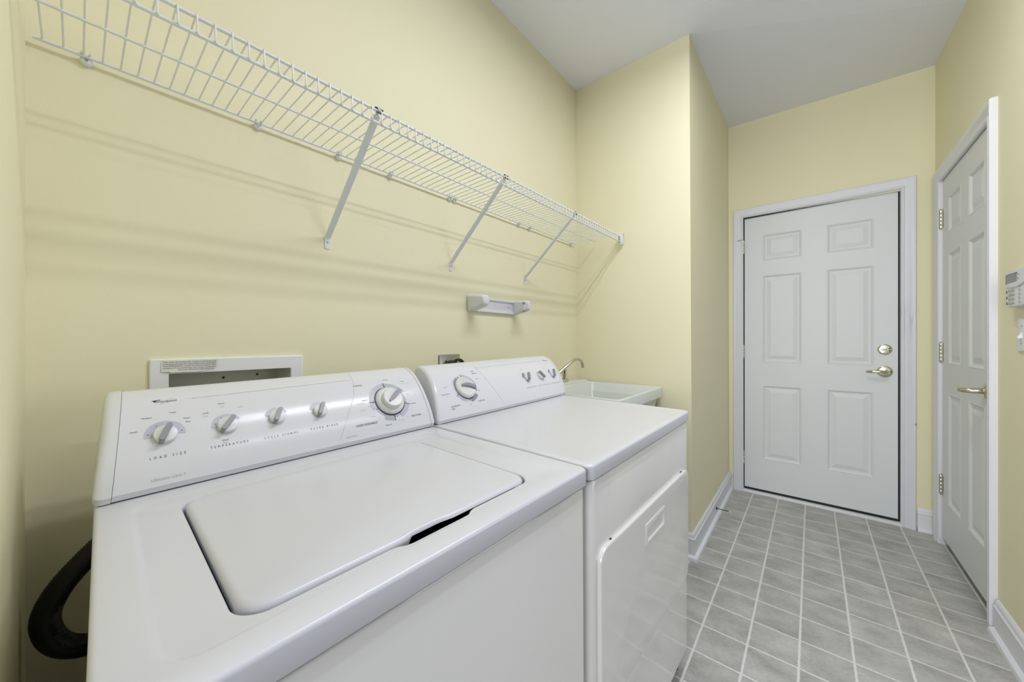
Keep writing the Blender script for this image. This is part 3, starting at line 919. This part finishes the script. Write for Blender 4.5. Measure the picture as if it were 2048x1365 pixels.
obj('door_pull', bm, 'front_enamel', dr, angle=30)
bm = nb()
for k, (x, z) in enumerate(((0.315, 0.643), (0.345, 0.644), (0.375, 0.645))):
    tube(bm, [(x, -0.0062, z), (x + 0.012, -0.0062, z + 0.001), (x + 0.022, -0.0062, z - 0.001)], 0.0008, 5)
obj('pull_marking', bm, 'ink_pale', dr, smooth=False)
for x in (0.088, 0.590):
    bm = nb(); box(bm, x, x + 0.005, 0.003, 0.0062, 0.6905, 0.6925)
    obj('door_bumper', bm, 'black', dr, smooth=False)
for x in (0.050, 0.58):
    bm = nb(); box(bm, x, x + 0.008, 0.005, 0.009, 0.8425, 0.8447)
    obj('deck_clip', bm, 'black', dr, smooth=False)
# console
DU0, DU1 = 0.022, 0.676
obj('end_cap', end_cap(DU0 - 0.0002, 0.005, 0.036), 'console', dr, angle=35)
obj('end_cap', end_cap(DU1 + 0.0006, 0.694, 0.030), 'cap', dr, angle=35)
bm = nb(); box(bm, 0.022, DW - 0.012, 0.5125, 0.655, 0.8765, 0.8790)
obj('console_gap_shade', bm, 'black', dr, smooth=False)  # black strip paints the shaded gap under the dryer console
u0 = 0.660
UD2, SD2 = 0.8090 - u0, zs(0.9675)
bm = nb(); arc_print(bm, UD2, SD2, 0.040, 0.0525, 5, 88); arc_print(bm, UD2, SD2, 0.040, 0.045, -12, 6)
merge_print(bm, dr, 'arc_blue')
bm = nb(); arc_print(bm, UD2, SD2, 0.040, 0.0505, 208, 256); arc_print(bm, UD2, SD2, 0.040, 0.0455, 150, 205)
merge_print(bm, dr, 'arc')
bm = nb(); arc_print(bm, UD2, SD2, 0.040, 0.0520, 275, 322); arc_print(bm, UD2, SD2, 0.0425, 0.046, 112, 160)
merge_print(bm, dr, 'arc_dark')
bm = nb()
arc_print(bm, UD2, SD2, 0.0385, 0.0408, 0, 360, 0.0007, 48)
for a, r0, r1, wd in ((207, 0.040, 0.0525, 1.0), (101, 0.0425, 0.0455, 3), (267, 0.043, 0.0455, 3), (-18, 0.043, 0.0465, 3)):
    arc_print(bm, UD2, SD2, r0, r1, a - wd, a + wd, 0.0008, 2)
merge_print(bm, dr, 'ink_dark')
m = knob_matrix(UD2, SD2)
bm = nb()
lathe(bm, [(0.0388, 0.0), (0.0388, 0.003), (0.0375, 0.007), (0.034, 0.0098), (0.0325, 0.0105), (0.0315, 0.0100), (0, 0.0085)], 56)
bm.transform(m)
td = obj('timer_dial', bm, 'knob', dr)
bm = blade(-0.020, 0.034, 0.005, 0.012, 0.0075, 0.0165, 0.006)
bm.transform(m @ Matrix.Rotation(math.radians(-18), 4, 'Z'))
obj('pointer', bm, 'pointer', td, angle=50)
DK = [(1.134 - u0, 0.971, 0.0165, 62), (1.220 - u0, 0.970, 0.0165, 118), (1.307 - u0, 0.970, 0.0165, 64)]
for u, z, r, a in DK:
    knob(dr, u, zs(z) - 0.002, r, a, hgt=0.010)
bm = nb()
arc_print(bm, DK[0][0], zs(0.970), 0.0165, 0.025, 100, 178); arc_print(bm, DK[2][0], zs(0.970), 0.0165, 0.0235, 100, 165)
merge_print(bm, dr, 'arc_dark')
bm = nb()
for st, u, z, sz in (('AUTOMATIC', 0.7261, 0.9200, 0.0064), ('DRY', 0.7275, 0.9130, 0.0064), ('FLUFF AIR', 0.8420, 0.9215, 0.0064), ('TIMED', 0.8690, 1.0130, 0.0058), ('DRYING', 0.8690, 1.0060, 0.0058),
                     ('Energy Preferred', 0.7070, 0.9570, 0.0046), ('More Dry', 0.8700, 0.9890, 0.0042), ('Off', 0.8600, 0.9520, 0.0042), ('Off', 0.8050, 0.9170, 0.0042), ('Less Dry', 0.7220, 0.9760, 0.0040)):
    text_on(bm, st, sz, u - u0, zs(z))
for st, a0, a1 in (('TEMPERATURE', 1.1040, 1.1650), ('END OF CYCLE SIGNAL', 1.1830, 1.2600), ('WRINKLE GUARD', 1.2720, 1.3350)):
    text_fit(bm, st, a0 - u0, a1 - u0, 0.9335, 0.0050, spacing=1.5)
text_on(bm, 'High', 0.0042, DK[0][0] - 0.010, zs(1.0000)); text_on(bm, 'Low', 0.0042, DK[0][0] - 0.034, zs(0.9860)); text_on(bm, 'Off', 0.0042, DK[1][0] - 0.032, zs(0.9930))
text_on(bm, 'On', 0.0042, DK[2][0] - 0.034, zs(0.9930))
merge_print(bm, dr, 'ink')
bm = nb()
line_print(bm, 0, 0, [(0.9000 - u0, zs(1.0355)), (0.9060 - u0, zs(1.0180)), (0.9180 - u0, zs(0.9850)), (0.9360 - u0, zs(0.9400)), (0.9557 - u0, zs(0.9003))], 0.0007)
line_print(bm, 0, 0, [(0.9040 - u0, zs(1.0225)), (1.2900 - u0, zs(1.0235))], 0.0007)
merge_print(bm, dr, 'ink_pale')
logo(dr, 1.3100 - u0, zs(1.0225), 0.034)
finish_console(dr, console_body(DU0, DU1, 0.036, 0.030))

# drain hose, corrugated
pts = []
ctrl = [(0.16, 1.075, 0.83), (0.10, 1.065, 0.80), (0.045, 1.058, 0.757), (0.008, 1.052, 0.722), (-0.022, 1.050, 0.683), (-0.036, 1.050, 0.643), (-0.030, 1.050, 0.603), (-0.008, 1.052, 0.572), (0.03, 1.058, 0.555), (0.08, 1.068, 0.56), (0.15, 1.075, 0.60)]
rs = []
for i in range(len(ctrl) - 1):
    p = [Vector(ctrl[max(i - 1, 0)]), Vector(ctrl[i]), Vector(ctrl[i + 1]), Vector(ctrl[min(i + 2, len(ctrl) - 1)])]
    for k in range(22):
        t = k / 22
        q = 0.5 * ((2 * p[1]) + (-p[0] + p[2]) * t + (2 * p[0] - 5 * p[1] + 4 * p[2] - p[3]) * t * t + (-p[0] + 3 * p[1] - 3 * p[2] + p[3]) * t ** 3)
        pts.append(q); rs.append(0.0190 if (len(pts) % 2) else 0.0175)
bm = nb(); tube(bm, pts, rs, 18)
tag(obj('drain_hose', bm, 'hose', angle=80), 'black corrugated drain hose looping out behind the left side of the washer', 'hose')

# ------------------------------------------------------------ wire shelf
shelf = thing('wire_shelf', 'long white wire shelf hung high on the yellow wall above the machines', 'shelf', (XL + 0.008, 1.148, 1.716))
shelf.rotation_euler = (0, -0.0115, 0)
SLn = 2.055
YF = -0.296          # front rod, relative to wall
def rod(name, y, z, r, x0=0.0, x1=SLn):
    bm = nb(); tube(bm, [(x0, y, z), (x1, y, z)], r, 10)
    return obj(name, bm, 'wire', shelf)
rod('back_rod', -0.006, 0.0, 0.0032)
rod('middle_rod', -0.140, -0.004, 0.0026)
rod('front_top_rod', YF, 0.0, 0.0036)
rod('front_lower_rod', YF - 0.001, -0.0315, 0.0036)
bm = nb(); tube(bm, [(0, -0.003, 0.0012), (0, -0.02, 0.0030), (0, YF + 0.004, 0.0048), (0, YF - 0.003, 0.0030), (0, YF - 0.0058, -0.003), (0, YF - 0.0062, -0.027), (0.0012, YF - 0.0056, -0.0325), (0.005, YF - 0.0052, -0.0345)], 0.00165, 6)
w0 = obj('cross_wire', bm, 'wire', shelf)
w0.location = (0.012, 0, 0)
for k in range(1, 80):
    c_ = w0.copy(); C.objects.link(c_); c_.parent = shelf
    c_.location = (0.012 + k * 0.02575, 0, 0)
# wall clips along the back rod
def clip(x, parent=shelf):
    bm = nb()
    lathe(bm, [(0.0, -0.001), (0.008, 0.0), (0.0095, 0.003), (0.0080, 0.008), (0.004, 0.011), (0.0, 0.0115)], 18, Matrix.Translation((x, 0.006, -0.006)) @ Matrix.Rotation(PI / 2, 4, 'X'))
    tube(bm, [(x - 0.006, 0.004, -0.004), (x - 0.006, -0.008, 0.006), (x - 0.006, -0.013, 0.003)], 0.0022, 6)
    tube(bm, [(x + 0.005, 0.004, -0.004), (x + 0.005, -0.008, 0.006), (x + 0.005, -0.013, 0.003)], 0.0022, 6)
    o = obj('wall_clip', bm, 'wire', parent)
    bm = nb(); lathe(bm, [(0.003, 0), (0.0025, 0.001)], 10, Matrix.Translation((x, -0.0055, -0.006)) @ Matrix.Rotation(PI / 2, 4, 'X'))
    obj('screw', bm, 'steel', o)
for x in (0.012, 0.311, 0.527, 0.708, 0.981, 1.008, 1.437, 1.53, 1.952):
    clip(x - XL - 0.008)
# diagonal braces
import math as _m
def brace(xw_):
    x = xw_ - XL - 0.008
    zt = -0.010 ; zb = -0.268
    bm = nb()
    hw = 0.0085
    A = Vector((x, YF + 0.006, zt)); B = Vector((x, 0.001, zb))
    d = (B - A).normalized(); n = Vector((0, -d.z, d.y))
    # shallow channel section
    sec = [(-hw, 0.0), (-hw, 0.006), (-hw + 0.0015, 0.006), (-hw + 0.0015, 0.0015), (hw - 0.0015, 0.0015), (hw - 0.0015, 0.006), (hw, 0.006), (hw, 0.0)]
    lp = []
    for P, k in ((A, 1.0), (A + d * 0.02, 1.0), (B - d * 0.02, 0.95), (B, 0.9)):
        lp.append([P + Vector((a * k, 0, 0)) + n * b for a, b in sec])
    loft(bm, lp)
    # hook over the front rod
    tube(bm, [(x, YF + 0.006, zt), (x, YF + 0.008, 0.002), (x, YF + 0.002, 0.007), (x, YF - 0.006, 0.003)], 0.004, 8)
    o = obj('support_brace', bm, 'wire', shelf, angle=30)
    bm = nb()
    loft(bm, [[(x + a, 0.0065 - t, zb - 0.012 + b) for a, b in rrect(-0.0085, 0.0085, -0.022, 0.018, 0.006, 5)] for t in (0, 0.002)])
    f = obj('foot_plate', bm, 'wire', o, angle=30)
    bm = nb(); lathe(bm, [(0.0036, 0), (0.0032, 0.0012), (0.001, 0.0016)], 12, Matrix.Translation((x, 0.0045, zb - 0.014)) @ Matrix.Rotation(PI / 2, 4, 'X'))
    obj('screw', bm, 'steel', o)
    bm = nb(); box(bm, x - 0.010, x - 0.001, YF - 0.004, YF + 0.004, 0.0042, 0.0066); box(bm, x + 0.004, x + 0.012, YF - 0.004, YF + 0.004, 0.0042, 0.0066); box(bm, x - 0.008, x + 0.008, YF - 0.0062, YF - 0.004, -0.008, -0.0045)
    obj('hook_slot', bm, 'black', o, smooth=False)
for x in (0.492, 0.990, 1.492):
    brace(x)
# end bracket on the sink wall
ex = SLn + 0.012
bm = nb(); box(bm, ex - 0.014, ex + 0.014, YF - 0.012, YF + 0.010, -0.046, 0.014, 0.002)
eb = obj('end_bracket', bm, 'wire', shelf)
bm = nb(); box(bm, ex - 0.0150, ex - 0.0138, YF - 0.004, YF - 0.001, -0.026, 0.004)
obj('slot', bm, 'black', eb, smooth=False)
bm = nb(); box(bm, ex - 0.0150, ex - 0.0138, YF + 0.003, YF + 0.006, -0.026, 0.004)
obj('slot', bm, 'black', eb, smooth=False)
bm = nb(); box(bm, ex - 0.0152, ex - 0.0138, YF - 0.002, YF + 0.004, -0.038, -0.030)
obj('slot', bm, 'black', eb, smooth=False)
bm = nb(); tube(bm, [(ex, YF - 0.012, 0.012), (ex + 0.004, YF - 0.020, 0.012)], 0.002, 6)
obj('screw', bm, 'steel', eb)

# ------------------------------------------------------------ wall things
# ironing board holder
ih = thing('ironing_board_holder', 'white plastic ironing board holder with two arms, screwed to the wall below the shelf', 'holder', (1.238, YB - 0.0005, 1.300))
x0, x1 = -0.152, 0.166
bm = nb()
loft(bm, [[(x, y, z) for x, z in rrect(x0 + i, x1 - i, -0.034 + i, 0.034 - i, 0.006, 4, 1)] for y, i in ((0.0, 0.0), (-0.010, 0.0), (-0.013, 0.002), (-0.013, 0.010), (-0.006, 0.013))])
obj('back_plate', bm, 'holder', ih, angle=30)
def arm(xa, xb, bigend):
    bm = nb()
    lp = []
    for y, zi, xi, r in ((-0.004, 0.000, 0.0, 0.006), (-0.05, 0.001, 0.0, 0.010), (-0.080, 0.003, 0.0, 0.014), (-0.092, 0.006, 0.001, 0.016), (-0.098, 0.011, 0.004, 0.014), (-0.100, 0.016, 0.008, 0.010)):
        lo = -0.036 + zi + (0.016 * min(1, -y / 0.1) if not bigend else 0.014 * min(1, -y / 0.1))
        lp.append([(x, y, z) for x, z in rrect(xa + xi, xb - xi, lo, 0.034 - zi * 0.6, min(r, (xb - xa) / 2 - xi - 0.001), 5, 1)])
    loft(bm, lp)
    return obj('arm', bm, 'holder', ih, angle=35)
arm(-0.156, -0.112, False)
a2 = arm(0.150, 0.180, True)
bm = nb(); box(bm, 0.1485, 0.1505, -0.084, -0.070, 0.014, 0.024)
obj('slot', bm, 'pointer', a2, smooth=False)
bm = nb(); box(bm, 0.1488, 0.1505, -0.082, -0.070, -0.022, -0.018)
obj('slot', bm, 'pointer', a2, smooth=False)
bm = nb()
loft(bm, [[(x, y, z) for y, z in rrect(-0.086, -0.068, -0.016, 0.011, 0.004, 4)] for x in (0.1505, 0.144)])
obj('hook_pad', bm, 'holder', a2)
for x in (0.118,):
    bm = nb(); lathe(bm, [(0.0035, 0), (0.0030, 0.0014), (0.001, 0.002)], 12, Matrix.Translation((x, -0.0055, 0.0)) @ Matrix.Rotation(PI / 2, 4, 'X'))
    obj('screw', bm, 'steel', ih)

# washer outlet box
ob = thing('washer_outlet_box', 'white recessed water outlet box in the wall behind the washer, notice stuck on top', 'outlet box', (0.2635, YB, 0.975))
bx0, bx1, bz0, bz1 = -0.1595, 0.1595, -0.135, 0.118
ix0, ix1, iz0, iz1 = -0.1275, 0.1275, -0.105, 0.083
bm = nb()
R = lambda a, b, c_, d_, y, r: [(x, y, z) for x, z in rrect(a, b, c_, d_, r, 4, 1)]
loft(bm, [R(bx0, bx1, bz0, bz1, 0.0, 0.004), R(bx0, bx1, bz0, bz1, -0.006, 0.004), R(bx0 + 0.002, bx1 - 0.002, bz0 + 0.002, bz1 - 0.002, -0.0075, 0.003),
          R(ix0 - 0.001, ix1 + 0.001, iz0 - 0.001, iz1 + 0.001, -0.0075, 0.003), R(ix0, ix1, iz0, iz1, -0.006, 0.002), R(ix0, ix1, iz0, iz1, 0.0, 0.002)], cap0=False, cap1=False)
obj('face_frame', bm, 'box', ob, angle=30)
bm = nb()
loft(bm, [R(ix0 - 0.0003, ix1 + 0.0003, iz0, iz1 + 0.0003, -0.004, 0.002), R(ix0 + 0.004, ix1 - 0.004, iz0, iz1 - 0.003, 0.083, 0.002)], cap0=False)
bn = obj('box_liner', bm, 'boxin', ob, angle=30)
for x, z in ((-0.008, 0.060), (0.070, 0.064)):
    bm = nb(); lathe(bm, [(0.0032, 0), (0.0030, 0.0015), (0.001, 0.002)], 10, Matrix.Translation((x, 0.0828, z)) @ Matrix.Rotation(PI / 2, 4, 'X'))
    obj('screw', bm, 'black', bn)
bm = nb(); tube(bm, [(-0.05, 0.045, -0.09), (-0.05, 0.045, -0.03)], 0.012, 12)
obj('valve', bm, 'brass', bn)
bm = nb(); tube(bm, [(0.05, 0.045, -0.09), (0.05, 0.045, -0.03)], 0.012, 12)
obj('valve', bm, 'brass', bn)

nt_ = thing('paper_notice', 'small torn paper notice printed in tiny type, stuck on the outlet box frame', 'label', (0.1225, YB - 0.0078, 1.0905))
bm = nb()
n = 24
up_ = []; lo_ = []
for k in range(n + 1):
    t = k / n
    x = t * 0.1035
    zb = -0.0285 + 0.001 * math.sin(t * 9)
    if t < 0.14: zb = -0.0265
    elif t < 0.3: zb = -0.0290
    if t > 0.90: zb = -0.0285 + (t - 0.90) / 0.10 * 0.010
    cr = 0.004 * max(0, 1 - abs(t - 0.3) * 2.0)
    up_.append((x, -0.0004, -0.0005)); lo_.append((x, -0.0006 - cr, zb))
U_ = [bm.verts.new(p) for p in up_]
Mi = [bm.verts.new((a[0], (a[1] * 0.6 + b[1] * 0.4) + 0.0004, (a[2] + b[2]) / 2)) for a, b in zip(up_, lo_)]
Lo = [bm.verts.new(p) for p in lo_]
for k in range(n):
    bm.faces.new((U_[k], U_[k + 1], Mi[k + 1], Mi[k])); bm.faces.new((Mi[k], Mi[k + 1], Lo[k + 1], Lo[k]))
obj('paper', bm, 'paper', nt_)
bm = nb()
LN = ['If you notice any standing water or leaks, it is the person living', 'in the home who have the responsibility to have the problem', 'fixed IMMEDIATELY in order to avoid any mold or other', 'problems. It should be kept clear of any stored items', 'DO NOT REMOVE THIS READING']
for i, st in enumerate(LN):
    vs, fs = text_polys(st, 1.0)
    mx_ = max(v[0] for v in vs)
    wd = 0.096 if i < 4 else 0.066
    k = wd / mx_
    ky = min(0.0044, k * 1.3) if i < 4 else 0.0036
    ox = 0.0035 if i < 4 else 0.029
    put(bm, [(x * k + ox, y * ky - 0.0045 - i * 0.0048) for x, y in vs], fs, lambda x, y: (x, -0.0011 - 0.0042 * max(0, 1 - abs(x / 0.1035 - 0.3) * 2.0) * min(1, max(0, -y / 0.0285)), y))
obj('print', bm, 'ink_dark', nt_, smooth=False)

# dryer power outlet
po = thing('power_outlet', 'stainless steel dryer outlet plate with black plug, behind the dryer console', 'outlet', (0.983, YB, 1.022))
bm = nb()
loft(bm, [[(x, y, z) for x, z in rrect(-0.056 + i, 0.056 - i, -0.058 + i, 0.058 - i, 0.004, 4)] for y, i in ((0, 0), (-0.004, 0.0), (-0.006, 0.003))])
obj('cover_plate', bm, 'steel', po, angle=30)
for x in (-0.020, 0.026):
    bm = nb(); lathe(bm, [(0.0042, 0), (0.0035, 0.0015), (0.001, 0.002)], 12, Matrix.Translation((x, -0.006, 0.030)) @ Matrix.Rotation(PI / 2, 4, 'X'))
    obj('screw', bm, 'dark', po)
bm = nb(); lathe(bm, [(0.033, 0.0), (0.033, 0.010), (0.030, 0.014), (0.027, 0.030), (0.018, 0.036), (0, 0.036)], 28, Matrix.Translation((0.004, -0.006, 0.000)) @ Matrix.Rotation(PI / 2, 4, 'X'))
obj('plug', bm, 'black', po)
bm = nb()
for dx in (-0.008, 0.0, 0.008):
    tube(bm, [(dx + 0.01 + 0.028 * math.cos(a), -0.046 + dx * 0.2, 0.004 + 0.034 * math.sin(a)) for a in [PI * k / 12 for k in range(13)]], 0.0034, 8)
obj('cord', bm, 'black', po)

# alarm keypad on the right wall (local x runs away from the far door toward the camera)
kp = thing('alarm_keypad', 'white alarm keypad with grey display and small round buttons, on the right wall', 'keypad', (2.038, YR, 1.315), PI)
bm = nb()
loft(bm, [[(x, y, z) for x, z in rrect(-0.078 + i, 0.078 - i, -0.062 + i, 0.062 - i, 0.008, 5)] for y, i in ((0, 0.0), (-0.020, 0.0), (-0.025, 0.003))])
obj('case', bm, 'holder', kp, angle=35)
bm = nb()
lp0 = [(-0.076, 0.060), (0.076, 0.060), (0.076, 0.014)] + [(0.076 - 0.152 * t, 0.014 - 0.010 * math.sin(t * PI) ) for t in [k / 10 for k in range(1, 11)]]
loft(bm, [[(x, -0.024, z) for x, z in lp0], [(x, -0.028, z) for x, z in lp0]])
obj('cover', bm, 'holder', kp, angle=25)
bm = nb(); box(bm, -0.062, 0.020, -0.0290, -0.0275, 0.022, 0.050)
obj('display', bm, 'lcd', kp, smooth=False)
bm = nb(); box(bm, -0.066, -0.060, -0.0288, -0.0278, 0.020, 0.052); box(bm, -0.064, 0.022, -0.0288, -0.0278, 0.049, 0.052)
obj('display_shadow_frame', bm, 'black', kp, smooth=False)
def btn(x, z, r=0.0055, m='button'):
    bm = nb(); lathe(bm, [(r, 0), (r * 0.9, 0.002), (0, 0.0022)], 12, Matrix.Translation((x, -0.025, z)) @ Matrix.Rotation(PI / 2, 4, 'X'))
    obj('button', bm, m, kp)
for i in range(3):
    for j in range(4):
        btn(-0.047 + i * 0.0175, -0.004 - j * 0.0145, 0.0062)
for j in range(5): btn(0.036, 0.006 - j * 0.0135, 0.0052)
for j in range(2):
    bm = nb(); lathe(bm, [(0.0045, 0), (0.004, 0.002), (0, 0.0022)], 12, Matrix.Translation((0.034, -0.028, 0.046 - j * 0.014)) @ Matrix.Rotation(PI / 2, 4, 'X')); obj('button', bm, 'button', kp)
bm = nb()
for j in range(3): box(bm, -0.071, -0.066, -0.0265, -0.0248, -0.012 - j * 0.020, -0.003 - j * 0.020)
obj('indicator', bm, 'red', kp, smooth=False)

sw = thing('light_switch', 'white toggle light switch plate below the alarm keypad', 'light switch', (2.062, YR, 1.156), PI)
bm = nb()
loft(bm, [[(x, y, z) for x, z in rrect(-0.036 + i, 0.036 - i, -0.057 + i, 0.057 - i, 0.004, 5)] for y, i in ((0, 0.0), (-0.004, 0.0), (-0.006, 0.003))])
obj('plate', bm, 'holder', sw, angle=30)
bm = nb(); loft(bm, [[(x, -0.005, z) for x, z in rrect(-0.006, 0.006, -0.012, 0.012, 0.002, 3)], [(x, -0.0155, z) for x, z in rrect(-0.004, 0.004, -0.014, -0.006, 0.002, 3)]])
obj('toggle', bm, 'holder', sw)
for z in (0.030, -0.030):
    bm = nb(); lathe(bm, [(0.003, 0), (0.002, 0.001)], 10, Matrix.Translation((0, -0.006, z)) @ Matrix.Rotation(PI / 2, 4, 'X')); obj('screw', bm, 'steel', sw)

# door stop on the left baseboard
bd = 0.479 + (2.60 - 2.05) * 0.0093 - 0.0135
ds = thing('door_stop', 'thin dark door stop rod with white tip screwed to the left baseboard', 'door stop', (2.618, bd, 0.062))
bm = nb()
mt = Matrix.Rotation(PI / 2, 4, 'X')
lathe(bm, [(0.011, 0), (0.011, 0.002), (0.006, 0.004), (0.0024, 0.006), (0.0024, 0.072)], 16, mt)
obj('rod', bm, 'black', ds)
bm = nb(); lathe(bm, [(0.0036, 0.070), (0.0042, 0.072), (0.0042, 0.080), (0.003, 0.082)], 16, mt)
obj('tip', bm, 'white_tip', ds)

# ------------------------------------------------------------ utility sink
sk = thing('utility_sink', 'white plastic laundry sink with metal legs between the dryer and the sink wall', 'sink', (1.735, 0.88, 0))
SX, SY0, SY1, SZ = 0.285, -0.262, 0.262, 0.887
bm = nb()
RR = lambda x0, x1, y0, y1, z, r: [(x, y, z) for x, y in rrect(x0, x1, y0, y1, r, 6, 2)]
loft(bm, [RR(-SX + 0.06, SX - 0.06, SY0 + 0.06, SY1 - 0.08, SZ - 0.37, 0.03), RR(-SX + 0.022, SX - 0.022, SY0 + 0.022, SY1 - 0.022, SZ - 0.052, 0.02), RR(-SX + 0.001, SX - 0.001, SY0 + 0.001, SY1 - 0.001, SZ - 0.052, 0.018),
          RR(-SX, SX, SY0, SY1, SZ - 0.006, 0.018), RR(-SX + 0.002, SX - 0.002, SY0 + 0.002, SY1 - 0.002, SZ - 0.001, 0.017), RR(-SX + 0.004, SX - 0.004, SY0 + 0.004, SY1 - 0.004, SZ, 0.016),
          RR(-SX + 0.007, SX - 0.007, SY0 + 0.007, SY1 - 0.100, SZ, 0.02), RR(-SX + 0.009, SX - 0.009, SY0 + 0.009, SY1 - 0.103, SZ - 0.003, 0.025), RR(-SX + 0.045, SX - 0.065, SY0 + 0.065, SY1 - 0.13, SZ - 0.34, 0.04)])
obj('tub', bm, 'tub', sk, angle=50)
bm = nb()
loft(bm, [RR(-SX + 0.006, SX - 0.02, SY1 - 0.096, SY1 - 0.002, SZ - 0.001, 0.016), RR(-SX + 0.008, SX - 0.022, SY1 - 0.094, SY1 - 0.004, SZ + 0.010, 0.015), RR(-SX + 0.014, SX - 0.028, SY1 - 0.088, SY1 - 0.01, SZ + 0.013, 0.012)])
obj('faucet_ledge', bm, 'tub', sk, angle=45)
for x in (-1, 1):
    for y, s in ((SY0 + 0.035, -1), (SY1 - 0.04, 1)):
        bm = nb(); tube(bm, [(x * (SX + 0.002), y + s * 0.0, 0.0), (x * (SX - 0.012), y, SZ - 0.055)], 0.008, 8)
        obj('leg', bm, 'steel', sk)
fz = SZ + 0.013
fc = obj('faucet', (lambda b: (loft(b, [RR(-0.075, 0.075, SY1 - 0.072, SY1 - 0.024, fz - 0.001, 0.022), RR(-0.075, 0.075, SY1 - 0.072, SY1 - 0.024, fz + 0.014, 0.022), RR(-0.068, 0.068, SY1 - 0.066, SY1 - 0.030, fz + 0.020, 0.017)]), b)[1])(nb()), 'chrome', sk, angle=40)
yc = SY1 - 0.048
bm = nb()
tube(bm, [(-0.02, yc, fz + 0.018), (-0.02, yc, fz + 0.040), (-0.012, yc - 0.004, fz + 0.055), (0.03, yc - 0.020, fz + 0.085), (0.085, yc - 0.040, fz + 0.122), (0.105, yc - 0.048, fz + 0.131), (0.124, yc - 0.055, fz + 0.130), (0.139, yc - 0.061, fz + 0.118), (0.148, yc - 0.064, fz + 0.100), (0.152, yc - 0.066, fz + 0.080)],
     [0.012, 0.012, 0.0105, 0.0095, 0.0085, 0.0085, 0.0085, 0.0085, 0.009, 0.009], 16)
obj('spout', bm, 'chrome', fc)
for x in (-0.075, 0.055):
    bm = nb(); lathe(bm, [(0.014, 0.016), (0.013, 0.024), (0.008, 0.026), (0.008, 0.030), (0.013, 0.033), (0.014, 0.070), (0.011, 0.075), (0, 0.076)], 20, Matrix.Translation((x, yc, fz)))
    obj('tap_handle', bm, 'chrome', fc)
